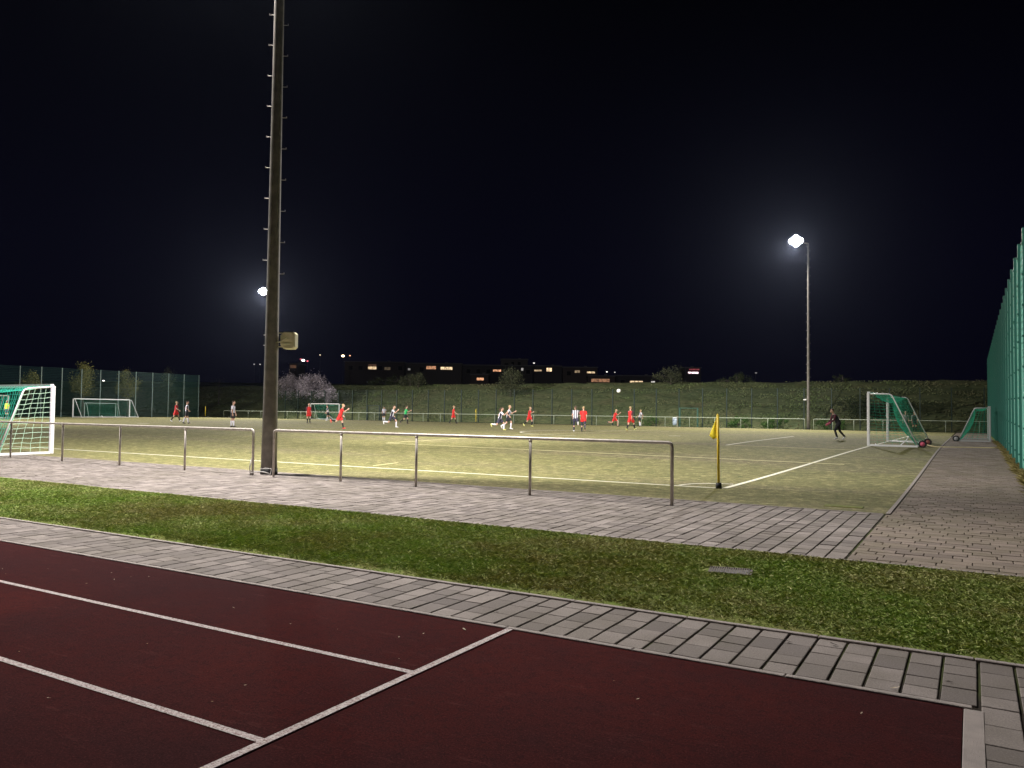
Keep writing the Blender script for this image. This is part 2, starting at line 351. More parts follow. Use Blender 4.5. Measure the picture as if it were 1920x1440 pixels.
L_PALE = leafmat('pale_blossom', (.12, .10, .12), (.38, .33, .38), (.78, .68, .78)); L_GREY = leafmat('grey_green_leaf', (.04, .05, .03), (.085, .095, .05), (.14, .14, .08))
L_GREEN = leafmat('bright_green_leaf', (.035, .08, .015), (.075, .15, .03), (.13, .22, .06)); BARK = mat('bark', (.09, .075, .06), .9, bump=.6, bscale=20)
def clumps(center, rad, n_c, n_l, seed, cone=0):
    r_ = np.random.default_rng(seed); c = np.array(center); rad = np.array(rad)
    u = r_.standard_normal((n_c, 3)); u /= np.linalg.norm(u, axis=1)[:, None]; u *= (r_.random(n_c) ** .45)[:, None]
    if cone: u[:, :2] *= (1 - cone * (u[:, 2:3] + 1) / 2)
    C = c + u * rad * .85; k = r_.integers(0, n_c, n_l); sz = (.13 + .2 * r_.random(n_c)) * rad.min()
    return C[k] + r_.standard_normal((n_l, 3)) * sz[k][:, None] * .75, C
def tree(name, base, h, crown_c, crown_r, n_c, n_l, lm, leaf, seed, label, cat='tree', group=None, cone=0, trunk_r=.12, limbs=7):
    root = empty(name, base, label=label, cat=cat, group=group); r_ = random.Random(seed); cc = Vector(crown_c)
    P, C = clumps(crown_c, crown_r, n_c, n_l, seed, cone)
    t = MB(); top = Vector((cc.x * .6, cc.y * .6, min(h * .93, cc.z + crown_r[2] * .6)))
    pts = [Vector((0, 0, -.15)), Vector((r_.uniform(-.1, .1), 0, h * .3)), Vector((cc.x * .4, cc.y * .4, h * .6)), top]
    t.loft(pts, [trunk_r, trunk_r * .8, trunk_r * .5, trunk_r * .15], 7)
    b = t
    for k in range(limbs):
        c_ = Vector(C[r_.randrange(n_c)]); z0 = max(h * .25, min(c_.z - .3, h * .7)); s0 = Vector((cc.x * .4 * z0 / h, cc.y * .4 * z0 / h, z0)); mid = (s0 + c_) / 2 + Vector((0, 0, .15))
        b.loft([s0, mid, c_], [trunk_r * .4, trunk_r * .25, trunk_r * .08], 5)
    b.build('trunk', BARK, root, True)
    V, F, T = leaf_cloud(P, leaf, seed); o = mesh_np('crown', V, F, lm, root); attr(o, 'tone', T); return root
def bz(y): return float(hz_bank(y))
G1 = 'young trees behind the left ball fence'
tree('tree', (-102, 55.1, .2), 6.5, (0, 0, 4.3), (1.5, 1.5, 2.2), 22, 2600, L_OLIVE, .16, 3, 'stubby olive-leaved tree behind the green fence above the big left goal', group=G1, cone=.5)
tree('tree', (-102, 61.8, .2), 7.3, (0, 0, 4.9), (2.0, 2.0, 2.7), 34, 5200, L_OLIVE, .17, 4, 'brightest fullest pointed tree behind the left fence, above the parked far goal', group=G1, cone=.6)
tree('tree', (-102, 68.2, .2), 7.1, (0, 0, 4.6), (2.0, 2.0, 2.5), 30, 3000, L_OLIVE, .16, 5, 'looser leafy tree behind the green fence over the right end of the parked far goal', group=G1, cone=.5)
tree('tree', (-102, 74.6, .2), 7.5, (0, 0, 4.8), (1.6, 1.6, 2.8), 22, 1300, L_GREY, .15, 6, 'thin sparse tree behind the last panels of the green fence, above two walking players', group=G1, cone=.7)
# blossom shrub
P1, _ = clumps((1.2, 0, 3.6), (3.4, 2.2, 2.0), 60, 9000, 8); P2, _ = clumps((-2.6, 0, 3.6), (3.1, 2.0, 2.0), 50, 8000, 9); P3, _ = clumps((0, 0, 1.7), (5.4, 2.2, 1.6), 50, 6000, 10); P4, _ = clumps((4.2, 0, 2.6), (1.9, 1.5, 1.3), 20, 2500, 12)
root = empty('blossom_shrub', (-85.3, 85.5, 1.2), 0, label='wide round shrub of pale pinkish-white blossom on the bank beside the near mast', cat='shrub')
V, F, T = leaf_cloud(np.concatenate([P1, P2, P4]), .17, 11); o = mesh_np('blossom', V, F, L_PALE, root); attr(o, 'tone', T)
V, F, T = leaf_cloud(P3, .2, 13); o = mesh_np('leaves', V, F, L_DARK, root); attr(o, 'tone', T)
mb = MB()
for k in range(16):
    a = random.uniform(0, 6.28); rr = random.uniform(1.5, 4.5); mb.loft([(0, 0, -.3), (math.cos(a) * rr * .5, math.sin(a) * rr * .2, 1.6), (math.cos(a) * rr, math.sin(a) * rr * .4, 3.6)], [.12, .08, .03], 5)
mb.build('stems', BARK, root, True)
tree('bare_tree', (-107.3, 88, 1.9), 5.4, (0, 0, 3.0), (2.1, 2.0, 2.3), 30, 700, L_GREY, .09, 14, 'nearly bare dim tree at the foot of the bank, left of the near mast', trunk_r=.1, limbs=28)
G2 = 'trees on the bank'
tree('tree', (-75.6, 98, 5.2), 2.6, (0, 0, 1.1), (3.0, 1.6, 1.2), 24, 2200, L_GREY, .16, 15, 'low wide grey-green tree on the bank crest under the leftmost houses', group=G2, limbs=10)
tree('tree', (-73.2, 97, 4.0), 3.4, (0, 0, 2.2), (1.2, 1.2, 1.2), 16, 1100, L_GREY, .15, 16, 'small upright pale-trunked tree on the bank, just right of the low grey tree', group=G2, limbs=12)
tree('tree', (-53.9, 92, 2.9), 5.0, (0, 0, 2.3), (3.0, 1.8, 2.3), 36, 4200, L_GREY, .17, 17, 'broad dark round tree in the middle of the bank behind the running pair in stripes', group=G2, limbs=12)
tree('tree', (-33.2, 97, 3.4), 4.2, (0, 0, 3.0), (2.5, 1.6, 1.25), 26, 2300, L_GREY, .16, 18, 'tree with pale forked trunk and flat crown on the bank above the litter bin', group=G2, limbs=14)
tree('bush', (-25.4, 99, 5.3), 1.6, (0, 0, .6), (3.2, 1.5, .8), 22, 1700, L_DARK, .16, 19, 'long low dark bush on the bank crest left of the lit floodlight mast', 'bush', 'bushes on the bank crest', limbs=6)
tree('bush', (-13.1, 99, 5.3), 1.3, (0, 0, .5), (1.5, 1.2, .7), 12, 700, L_DARK, .16, 20, 'small dark bush on the bank crest right of the lit floodlight mast', 'bush', 'bushes on the bank crest', limbs=5)
tree('bush', (-82, 103, 5.3), 1.9, (0, 0, .9), (8.0, 2.0, 1.2), 50, 4200, L_DARK, .2, 21, 'very wide dark thicket on the bank crest under the leftmost lit house', 'bush', 'bushes on the bank crest', limbs=8)
tree('bush', (-8.5, 86, 1.2), 2.6, (0, 0, 1.2), (4.2, 2.2, 1.7), 40, 4200, L_DARK, .18, 22, 'large dark bramble bush on the bank behind the goalkeeper', 'bush', 'bushes at the foot of the bank', limbs=8)
for k, (bx, by, rx, n_, lm, lb) in enumerate([(-21.0, 82.6, 1.7, 1500, L_GREEN, 'bright green low bush at the bank foot behind the near corner flag'), (-17.3, 82.8, 2.0, 1700, L_GREEN, 'bright green low bush at the bank foot left of the lit mast base'),
      (-12.0, 82.4, 1.6, 1100, L_GREEN, 'green low bush at the bank foot just right of the lit mast base'), (-79.5, 82.6, 3.6, 2600, L_GREY, 'wide grey-green scrub behind the far rail at the foot of the blossom shrub'), (-30.5, 82.6, 1.5, 700, L_GREEN, 'sparse green scrub at the bank foot left of the litter bin')]):
    tree('bush', (bx, by, .2), 1.3, (0, 0, .5), (rx, .9, .75), 16, n_, lm, .14, 30 + k, lb, 'bush', 'bushes at the foot of the bank', limbs=4, trunk_r=.04)
# rough herbage on the bank
n = 60000; gx = rng.uniform(-125, 6, n); gy = 82.4 + 15.8 * rng.random(n); keep = (np.sin(gx * .7 + 1.3 * np.sin(gy * .9)) + np.sin(gy * 1.9 + gx * .23) + rng.standard_normal(n) * .9) > .1; gx, gy = gx[keep], gy[keep]
V, F, T = leaf_cloud(np.stack([gx, gy, hz_bank(gy) + .03], 1), .2, 41, up=3.0); g = NT('herbage', .9, .15)
HERB = g.col(g.mix(g.ramp(g.noise(.12, 3), [(.4, 0), (.6, 1)]), g.ramp(g.attr('tone'), [(0, (.10, .14, .05)), (.7, (.15, .20, .075)), (1, (.22, .27, .11))]), g.ramp(g.attr('tone'), [(0, (.11, .115, .06)), (1, (.2, .195, .1))])))
o = mesh_np('rough_grass', V, F, HERB); attr(o, 'tone', T); tag(o, 'rough tufted grass covering the slope behind the far fence', 'grass', kind='stuff')

# lawn blades
def blades(name, xs, ys, zs, hh, w, label, lean=2.4, seed=5, m_=None):
    r_ = np.random.default_rng(seed); n = len(xs); a = r_.uniform(0, 2 * np.pi, n); ln = r_.uniform(.3, 1.3, n) * hh * lean; la = r_.uniform(0, 2 * np.pi, n)
    dx, dy = np.cos(a) * w / 2, np.sin(a) * w / 2; P = np.stack([xs, ys, zs], 1)
    tipx, tipy = np.cos(la) * ln, np.sin(la) * ln
    V = np.stack([P - np.stack([dx, dy, 0 * dx], 1), P + np.stack([dx, dy, 0 * dx], 1), P + np.stack([tipx * .4 + dx * .8, tipy * .4 + dy * .8, hh * .65], 1), P + np.stack([tipx, tipy, hh], 1)], 1).reshape(-1, 3)
    o = mesh_np(name, V, np.arange(4 * n)  .reshape(n, 4), m_ or GRASS); attr(o, 'tone', np.repeat(np.clip(r_.beta(1.1, 1.7, n), 0, 1), 4)); return tag(o, label, 'grass', kind='stuff')
n = 480000
u = rng.random(n); xs = 4.5 - 26 * u ** 1.15; ys = rng.uniform(6.33, 9.69, n)
pat = np.sin(xs * 1.7 + 2 * np.sin(ys * 1.1)) * .5 + np.sin(xs * .6 - ys * 1.9) * .5 + .35 * np.sin(xs * 4.1 + ys * 5)
edge = np.minimum(np.abs(ys - 6.33), 9) < .09 + .07 * np.sin(xs * 3.3) + .05 * np.sin(xs * 11)
keep = ~(edge & (rng.random(n) < .8)) & ~((pat < -.85) & (rng.random(n) < .2)) & ~((xs > -2.46) & (xs < -1.98) & (ys > 8.16) & (ys < 8.56)); xs, ys, pat = xs[keep], ys[keep], pat[keep]
hh = (.012 + .018 * rng.random(len(xs))) * (1 + .15 * pat); blades('grass', xs, ys, np.zeros_like(xs), hh, .0048 + .003 * (-xs / 20).clip(0, 1), 'strip of short mown grass between the two block-paved walks')
n = 12000; xs = 1.1 + rng.exponential(.12, n); ys = rng.uniform(14, 50, n); blades('weeds', xs, ys, e(ys), .03 + .09 * rng.random(n), .009, 'ragged yellowish grass and weeds along the foot of the right fence', seed=6, m_=leafmat('dry_grass', (.14, .11, .035), (.26, .22, .08), (.42, .36, .17)))

# ------------------------------------------------------------------ barriers
def barrier(x0, x1, y, posts, label, h=1.12, r=.03, m_=GALV, bend=(True, True), base=0.0, cat='railing', group=None):
    root = empty('railing', (x0, y, base), label=label, cat=cat, group=group); L = x1 - x0; b = .07
    pts = [];
    if bend[0]: pts += [(0, 0, -.05), (0, 0, h - b), (.02, 0, h - .02), (b, 0, h)]
    else: pts += [(0, 0, h)]
    k = int(L / 6) + 1; pts += [(L * i / k, 0, h) for i in range(1, k)]
    if bend[1]: pts += [(L - b, 0, h), (L - .02, 0, h - .02), (L, 0, h - b), (L, 0, -.05)]
    else: pts += [(L, 0, h)]
    MB().loft(pts, r, 14).build('rail', m_, root, True)
    for px in posts:
        o = MB().tube((0, 0, -.05), (0, 0, h - r * .6), r * .93, n=12).tube((0, 0, h - r * 2.6), (0, 0, h - r * .8), r * 1.15, n=12).build('post', m_, root, True); o.location = (px - x0, 0, 0)
    return root
barrier(-14.66, -4.65, 13.68, [-12.5, -10.35, -7.55], 'nearest tubular steel railing, right of the tall mast base, ends near the corner flag')
barrier(-49.5, -15.38, 13.68, [-17.95, -20.75, -23.55, -26.4, -29.2, -32, -34.8, -37.6, -40.4, -43.2, -46], 'steel tube railing left of the tall mast base, passing the big left goal')
barrier(-93.4, -13.55, 77.5, [-93.4 + 2.55 * k for k in range(1, 31)], 'long pale green railing along the far edge of the pitch, ending at the lit mast', 1.0, .028, RAILF, base=.25)
barrier(-12.75, 3.5, 77.5, [-11.1, -9.3, -6.9, -4.5, -2, .5], 'short pale railing along the far edge behind the goalkeeper, right of the lit mast', 1.0, .028, RAILF, base=.25)

# ------------------------------------------------------------------ fences
def panel_mesh(name, w, h, dh, dv, r, m_, vert=True):
    mb = MB(); nh = int(h / dh)
    for i in range(nh + 1): mb.tube((0, 0, i * h / nh), (w, 0, i * h / nh), r * 1.15, n=3)
    if vert:
        nv = int(w / dv)
        for i in range(nv + 1): mb.tube((i * w / nv, .008, 0), (i * w / nv, .008, h), r, n=3)
    o = mb.build(name, m_); return o
def fence(p0, p1, n, h, r, pm, label, wire, zf=lambda x, y: 0, dh=.2, dv=.05, wr=.004, ph=None, lift=.04, clamps=True):
    p0, p1 = Vector((*p0, 0)), Vector((*p1, 0)); L = (p1 - p0).length / n; rz = math.atan2((p1 - p0).y, (p1 - p0).x)
    root = empty('ball_fence', (p0.x, p0.y, 0), rz, label=label, cat='fence')
    pn0 = panel_mesh('wire_panel', L, h - lift, dh, dv, wr, wire); pn0.parent = root
    po = MB().box((0, 0, h / 2 + (.03)), (r * 2, r * 2, h + .06))
    if clamps:
        for k in range(int(h / .8)): po.box((0, -r - .012, .5 + k * .8), (r * 2.6, .03, .05))
    po0 = po.build('fence_post', pm, root)
    for i in range(n + 1):
        q = p0 + (p1 - p0) * i / n; z = zf(q.x, q.y)
        o = po0 if i == 0 else po0.copy()
        if i: COL.objects.link(o)
        o.parent = root; o.location = (L * i, 0, z)
        if i < n:
            o = pn0 if i == 0 else pn0.copy()
            if i: COL.objects.link(o)
            o.parent = root; o.location = (L * i, .05, z + lift)
    return root
fence((-97.3, 76.2), (-97.3, 36.2), 16, 6.05, .035, POSTL, 'tall dark green wire fence behind the goals at the left end of the pitch', WIRE, lambda x, y: .25, dv=.1, wr=.006)
fence((1.18, 81), (1.18, 19.3), 25, 6.45, .035, TEALP, 'very tall teal wire fence running along the path at the right edge of the picture', TEAL, lambda x, y: E(y) - .02, dh=.2, dv=.05, wr=.0045)
fence((-86.7, 80.5), (3.4, 80.5), 36, 3.95, .05, POSTG, 'four metre dark wire fence between the far railing and the grass bank', WIRED, lambda x, y: .22, dv=.1, wr=.0035, clamps=False)
def gate(x0, x1, h, label, m_):
    root = empty('fence_gate', (x0, 80.35, .25), label=label, cat='gate', group='gates in the far fence'); w = x1 - x0
    MB().box((.0, 0, h / 2), (.16, .12, h)).box((w, 0, h / 2), (.16, .12, h)).box((w / 2, 0, h - .04), (w, .08, .08)).build('gate_frame', m_, root)
    l = MB()
    for i in range(12): l.tube((.1, -.02, .1 + i * (h - .25) / 11), (w - .1, -.02, .1 + i * (h - .25) / 11), .005, n=3)
    for i in range(16): l.tube((.1 + i * (w - .2) / 15, -.02, .1), (.1 + i * (w - .2) / 15, -.02, h - .15), .004, n=3)
    l.build('gate_leaf', WIRED, root); return root
gate(-68.95, -66.9, 1.98, 'dark gate frame in the far fence, left of the green-shirted referee', POSTG); gate(-26.5, -24.6, 1.98, 'green gate frame in the far fence beside the litter bin', mat('gate_green', (.02, .085, .055), .5))

# ------------------------------------------------------------------ masts
LENS = mat('floodlight_glass', (1, 1, 1), .3, emit=(.86, .90, 1.0), estr=90); HOUS = mat('lamp_housing', (.25, .25, .26), .5, .6)
def mast(loc, h, r0, r1, lamp, label, bolts_r, bolts_l, bdir, skirt=.16, group=None, arm=None):
    root = empty('floodlight_mast', loc, label=label, cat='light mast', group=group)
    N = 12; MB().loft([(0, 0, h * i / N) for i in range(N + 1)], [r0 + (r1 - r0) * min(1, (i / N) ** .62) for i in range(N + 1)], 20).build('pole', MAST, root, True)
    MB().tube((0, 0, -.02), (0, 0, skirt), r0 + .012, r0 + .006, n=20).build('base_collar', BLACK, root, True)
    rad = lambda z: r0 + (r1 - r0) * min(1, (z / h) ** .62)
    d = Vector((bdir[0], bdir[1], 0)).normalized()
    for zs, s in ((bolts_r, 1), (bolts_l, -1)):
        for z in zs:
            a = d * s * (rad(z) - .01); b = d * s * (rad(z) + .12)
            MB().tube(a + Vector((0, 0, 0)), b, .009, n=6).tube(b - d * s * .006, b + Vector((0, 0, .035)) - d * s * .006, .009, n=6).build('step_bolt', GALV, root).location = (0, 0, z)
    lp = Vector(lamp['pos']) - Vector(loc); aim = (Vector(lamp['aim']) - Vector(lamp['pos'])).normalized(); az = math.atan2(aim.y, aim.x)
    hd = MB(); head = Vector((0, 0, h))
    hd.tube(head, Vector((lp.x, lp.y, lp.z - .05)), .05, n=8); side = Vector((-math.sin(az), math.cos(az), 0))
    hd.tube(Vector(lp) - side * .75 + Vector((0, 0, -.05)), Vector(lp) + side * .75 + Vector((0, 0, -.05)), .045, n=8); hd.build('crossarm', GALV, root)
    tilt = R(26)
    for s, dz in ((-.34, .1), (.34, .1), (0, .36), (0, -.16)):
        c = Vector(lp) + side * s + Vector((0, 0, dz)); Mx = Matrix.Rotation(az, 3, 'Z') @ Matrix.Rotation(tilt, 3, 'Y')
        o = MB().loft([Mx @ Vector(q_) for q_ in ((-.16, 0, 0), (-.1, 0, 0), (.06, 0, 0), (.075, 0, 0))], [.1, .24, .33, .32], 20).build('floodlight', HOUS, root, True); o.location = c
        MB().loft([Mx @ Vector((.078, 0, 0)), Mx @ Vector((.088, 0, 0))], [.30, .295], 20).build('lamp_glass', LENS, o)
    for am, pw, cn in lamp['spots']:
        ax = (Vector(am) - Vector(lamp['pos'])).normalized()
        ld = bpy.data.lights.new('floodlight_beam', 'SPOT'); ld.energy = pw; ld.spot_size = R(cn); ld.spot_blend = 1; ld.shadow_soft_size = .25; ld.color = (1.0, .955, .90)
        lo = bpy.data.objects.new('floodlight_beam', ld); link(lo, root); lo.location = Vector(lp) + ax * .45 + Vector((0, 0, -.3)); lo.rotation_euler = ax.to_track_quat('-Z', 'Y').to_euler()
    return root
GM = 'floodlight masts'
near_mast = mast((-15.27, 14.1, 0), 18.0, .203, .10, LAMPS['near'], 'thick dark steel mast in the left foreground with a loudspeaker on it', [5.06 + .8 * k for k in range(16)], [5.4 + .79 * k for k in range(15)], (.85, .52), group=GM)
mast((-13.35, 78.3, .2), 17.7, .17, .07, LAMPS['far_right'], 'slim mast with a blazing white floodlight at the far right corner', [2.6 + .8 * k for k in range(19)], [3.0 + .8 * k for k in range(19)], (.86, .5), group=GM)
mast((-84.9, 78.5, .2), 17.8, .17, .07, LAMPS['far_left'], 'distant mast whose white floodlight shines just left of the foreground mast', [3.8 + .8 * k for k in range(17)], [3.4 + .8 * k for k in range(17)], (.86, .5), group=GM)
mast((-87.4, 14.3, 0), 17.8, .2, .1, LAMPS['near_left'], 'mast at the near left corner, outside the picture on the left', [], [], (.86, .5), group=GM)
# small box on far mast, loudspeaker and cable on near mast
o = MB().box((0, 0, 0), (.3, .2, .1), bev=.02).build('junction_box', WHITE); o.location = (-13.62, 78.12, 3.05); tag(o, 'small white box strapped to the lit far right mast', 'box')
sp = empty('loudspeaker', (-14.93, 14.36, 3.37), R(30), label='cream loudspeaker with cut corners on the right side of the near mast', cat='loudspeaker')
mb = MB(); w, hh_, dd = .185, .215, .13
prof = [(-w, hh_ - .1), (-w + .085, hh_), (w - .05, hh_), (w, hh_ - .05), (w, -hh_ + .05), (w - .05, -hh_), (-w + .085, -hh_), (-w, -hh_ + .1)]
mb.add([(a, -dd, b) for a, b in prof] + [(a, dd, b) for a, b in prof] + [(a * .9, -dd - .03, b * .9) for a, b in prof], [tuple(range(8, 16))[::-1]] + [(i, (i + 1) % 8, 8 + (i + 1) % 8, 8 + i) for i in range(8)] + [(16 + i, 16 + (i + 1) % 8, (i + 1) % 8, i) for i in range(8)] + [tuple(range(16, 24))])
mb.build('cabinet', BEIGE, sp)
br_ = MB(); br_.tube((-.38, -.02, .19), (-.1, -.06, .19), .012); br_.tube((-.38, -.02, -.16), (-.1, -.06, -.16), .012); br_.tube((-.36, -.1, -.06), (-.17, -.2, -.05), .012); br_.tube((-.17, -.2, -.05), (.0, -.19, .06), .012); br_.tube((-.15, -.175, -.09), (.07, -.175, -.09), .012)
br_.build('bracket', mat('bracket_cream', (.72, .68, .5), .5), sp)
bd = MB()
for zz in (3.5, 3.24):
    bd.loft([(-15.33 + .178 * math.cos(a * math.pi / 8), 14.12 + .178 * math.sin(a * math.pi / 8), zz) for a in range(17)], .006, 6)
bd.build('strap', GALV, sp).matrix_parent_inverse = sp.matrix_basis.inverted() if False else (Matrix.Translation((-14.93, 14.36, 3.37)) @ Matrix.Rotation(R(30), 4, 'Z')).inverted()
cb = MB(); pts = [(-15.4, 13.66, .42), (-15.4, 13.6, .2), (-15.4, 13.62, .06)] + [(-15.22 + .3 * math.cos(t), 13.78 + .18 * math.sin(t), .05 + .05 * math.sin(t * 1.5)) for t in np.linspace(3.4, 7.2, 12)] + [(-14.86, 13.8, .17), (-15.0, 13.74, .18), (-15.2, 13.76, .15)]
cb.loft(pts, .013, 6); tag(cb.build('cable', mat('grey_cable', (.45, .43, .42), .6), smooth=True), 'pale grey cable looped round the black foot of the near mast', 'cable')

# ------------------------------------------------------------------ goals
def net_patch(mb, a, b, c_, d, cell, r, sag=(0, 0, 0), seed=0):
    """quad a-b-c-d (a->b width, a->d height)"""
    a, b, c_, d = map(Vector, (a, b, c_, d)); nu = max(2, int((b - a).length / cell)); nv = max(2, int((d - a).length / cell)); S = Vector(sag); rr = random.Random(seed)
    jit = {}
    def P(i, j):
        if (i, j) not in jit:
            u, v = i / nu, j / nv; p = a.lerp(b, u).lerp(d.lerp(c_, u), v) + S * (math.sin(math.pi * u) ** .7 * math.sin(math.pi * v) ** .7)
            if 0 < i < nu and 0 < j < nv: p = p + Vector([rr.uniform(-1, 1) * cell * .10 for _ in range(3)])
            jit[i, j] = p
        return jit[i, j]
    for i in range(nu + 1): mb.loft([P(i, j) for j in range(nv + 1)], r, 3, cap=False)
    for j in range(nv + 1): mb.loft([P(i, j) for i in range(nu + 1)], r, 3, cap=False)
def wheel(parent, loc, axis, r=.16, hub=(.7, .12, .2)):
    w_ = empty('wheel', (0, 0, 0)); w_.parent = parent; w_.location = loc; ax = Vector(axis).normalized()
    a, b = frame(ax); pts = [(a * math.cos(t) + b * math.sin(t)) * (r * .8) for t in np.linspace(0, 2 * math.pi, 21)]
    MB().loft(pts, r * .25, 8, cap=False).build('tyre', BLACK, w_, True)
    MB().loft([-ax * .03, ax * .03], r * .6, 16).build('rim', mat('hub_%d' % int(hub[0] * 100), hub, .5), w_, True)
    return w_
def goal(name, loc, rz, W_, H_, top, bot, label, group=None, post_r=.06, netm=NETG, cell=.14, cord=.0045, sag=.35, front=True, netside=None, frame_m=WHITE, drop=.0, netcut=0):
    """local: goal line along +X from 0 to W, net towards +Y"""
    root = empty(name, loc, rz, label=label, cat='goal', group=group); q = post_r
    for x in (0, W_): 
        p = MB().box((x, 0, H_ / 2), (2 * q, 2 * q, H_), bev=.02).build('post', frame_m, root)
    MB().box((W_ / 2, 0, H_ + q * .0), (W_ - 2 * q - .004, 2 * q - .004, 2 * q - .004)).build('crossbar', frame_m, root)
    for x in (0, W_):
        MB().loft([(x, q, H_ - .04), (x, top - .12, H_ - .05 - drop), (x, top, H_ - .1 - drop), (x, top + .06, H_ - .2 - drop), (x, bot, .05)], .028, 8).build('stay', frame_m, root, True)
        MB().box((x, (bot + q) / 2, .05), (.09, bot - q, .08)).build('base_bar', frame_m, root)
    MB().tube((0, bot, .05), (W_, bot, .05), .03).build('rear_bar', frame_m, root)
    n1 = MB(); z1 = H_ - .1 - drop
    net_patch(n1, (0, .05, H_), (W_, .05, H_), (W_, top, z1), (0, top, z1), cell, cord, (0, 0, -sag * .5), 1)
    net_patch(n1, (0, top, z1), (W_, top, z1), (W_, bot - .05, .06), (0, bot - .05, .06), cell, cord, (0, -sag * .8, -sag * .1), 2)
    n1.build('back_net', netm, root)
    for x in (0, W_):
        n2 = MB(); mz = .06
        net_patch(n2, (x, .06, H_ - .05), (x, top, z1 - .02), (x, bot - .08, mz), (x, .06, mz), cell, cord, (0.06 if x == 0 else -.06, 0, 0), 3)
        n2.build('side_net', netside or netm, root)
    return root
# goal in play, right: goal line along +Y at X about -4, net towards +X  (local +X -> world -Y, local +Y -> world +X)
G = goal('football_goal', (-3.93, 46.7, .255), R(-90), 7.5, 2.42, .95, 2.0, 'white goal with green net at the right end of the pitch, two wheels behind it', cord=.005, cell=.13, sag=.7)
G.rotation_euler = (0, 0, R(-91.2))
wheel(G, (7.5, 2.18, .16), (1, 0, 0)); wheel(G, (6.2, 2.3, .22), (1, 0, 0), hub=(.3, .1, .08))
MB().tube((7.5, 1.55, .32), (7.5, 1.28, .06), .02).tube((7.5, 1.55, .32), (7.5, 1.65, .5), .02).build('brace', WHITE, G); MB().tube((0, .1, .04), (1.9, 1.9, .05), .018).tube((5.9, .1, .06), (7.4, .3, .06), .018).build('tie_bar', WHITE, G)
# parked small goal at the right fence; opening towards +X
G = goal('small_goal', (.82, 50.5, .26), R(90), 5.2, 1.92, .72, 1.5, 'small grey-white goal with dark green net parked against the right fence', cord=.005, cell=.12, sag=.3, post_r=.05, frame_m=mat('worn_white', (.62, .60, .62), .5), group='small goals')
wheel(G, (-.05, 1.62, .16), (1, 0, 0), .17, hub=(.6, .6, .62))
# big goal parked at the left, net towards the camera side (-Y)
G = goal('football_goal', (-27.35, 15.5, 0), R(180), 7.32, 2.34, .95, 1.75, 'big white goal at the left edge, parked with its net side towards the railing', cord=.0075, cell=.17, sag=.3, post_r=.062, netm=mat('teal_net', (.02, .42, .30), .8), netside=NETW, drop=.06)
MB().box((.0, .02, 1.17), (.03, .13, 2.3)).build('post_groove', mat('post_grey', (.55, .53, .6), .5), G)
# far goal line goal and parked full goal by the left fence
goal('football_goal', (-90, 46.2, .27), R(-90), 7.32, 2.44, .95, 2.0, 'white goal in play at the far left end, seen through the big left goal', cord=.004, cell=.2, group='far left goals').rotation_euler = (0, 0, R(90)); bpy.context.view_layer.update()
for o in COL.objects:
    if o.name.startswith('football_goal') and abs(o.location.x + 90) < .1: o.location = (-90, 38.9, .27)
G = goal('football_goal', (-94.4, 57.2, .27), R(90), 7.6, 2.3, .4, 1.9, 'white goal parked with its back to the pitch in front of the left green fence', cord=.003, cell=.24, group='far left goals', netm=NETG, sag=.1); G.location = (-96.3, 57.1, .27); G.rotation_euler = (0, 0, R(90)); G.scale = (1, -1, 1)
G = goal('small_goal', (-96.7, 62.5, .27), R(90), 4.2, 1.8, .4, 1.0, 'small pale goal standing inside the parked far goal by the left fence', cord=.003, cell=.24, group='small goals', frame_m=mat('dim_white', (.45, .52, .5), .6), sag=.1, post_r=.04); G.location = (-96.85, 58.9, .27); G.scale = (1, -1, 1)
G = goal('small_goal', (-74.2, 78.35, .25), R(180), 5.1, 2.1, .6, 1.2, 'small white goal standing behind the far railing near the running red player', cord=.004, cell=.16, group='small goals', post_r=.05); G.rotation_euler = (0, 0, 0); G.location = (-74.2 - 5.1 + 2.2, 78.3, .25)

# ------------------------------------------------------------------ corner flags, bin, balls, hose, covers
def corner_flag(loc, h, label, w=.035, sc=1.0, lean=0, cat='corner flag', fl=True):
    root = empty('corner_flag', loc, label=label, cat=cat, group='corner and halfway flags'); root.rotation_euler = (0, lean, 0)
    MB().loft([(0, 0, .1), (0, 0, h)], w * .8, 12).ball((0, 0, h), w * .8, 10, 6).build('pole', YEL, root, True)
    MB().loft([(0, 0, 0), (0, 0, .13)], [w * 1.9, w * 1.7], 14).build('base', BLACK, root, True)
    V = []; F = []; nu, nv = 8, 12; d = Vector((-.97, .12, 0))
    for j in range(nv + 1):
        v = j / nv; ww = (.02 + .23 * v ** .9) * sc if v < .85 else (.02 + .23 * .85 ** .9) * sc * (1 - (v - .85) * 3.2)
        for i in range(nu + 1):
            u = i / nu; V.append(tuple(d * (u * ww) + Vector((.12, .97, 0)) * (.03 * math.sin(u * 7 + v * 2) * u) + Vector((0, 0, h - .02 - v * .47 * sc - u * .05 * v))))
    for j in range(nv):
        for i in range(nu): a = j * (nu + 1) + i; F.append((a, a + 1, a + nu + 2, a + nu + 1))
    o = mesh_np('flag', V, F, FLAG, root, True); md = o.modifiers.new('thick', 'SOLIDIFY'); md.thickness = .002
    return root
corner_flag((-4.83, 17.34, 0), 1.62, 'yellow corner flag in the near right corner of the pitch', .036, 1.0, R(-.9))
corner_flag((-49.75, 77.0, .26), 1.6, 'thin yellow halfway flag at the far railing, between the red runner and the striped pair', .03, .5)
corner_flag((-96.6, 76.9, .26), 1.55, 'distant yellow corner flag at the far left corner by the end of the green fence', .05, .7)
lb = empty('litter_bin', (-26.6, 79, .25), label='pale blue-grey litter bin behind the far railing beside the green gate', cat='litter bin')
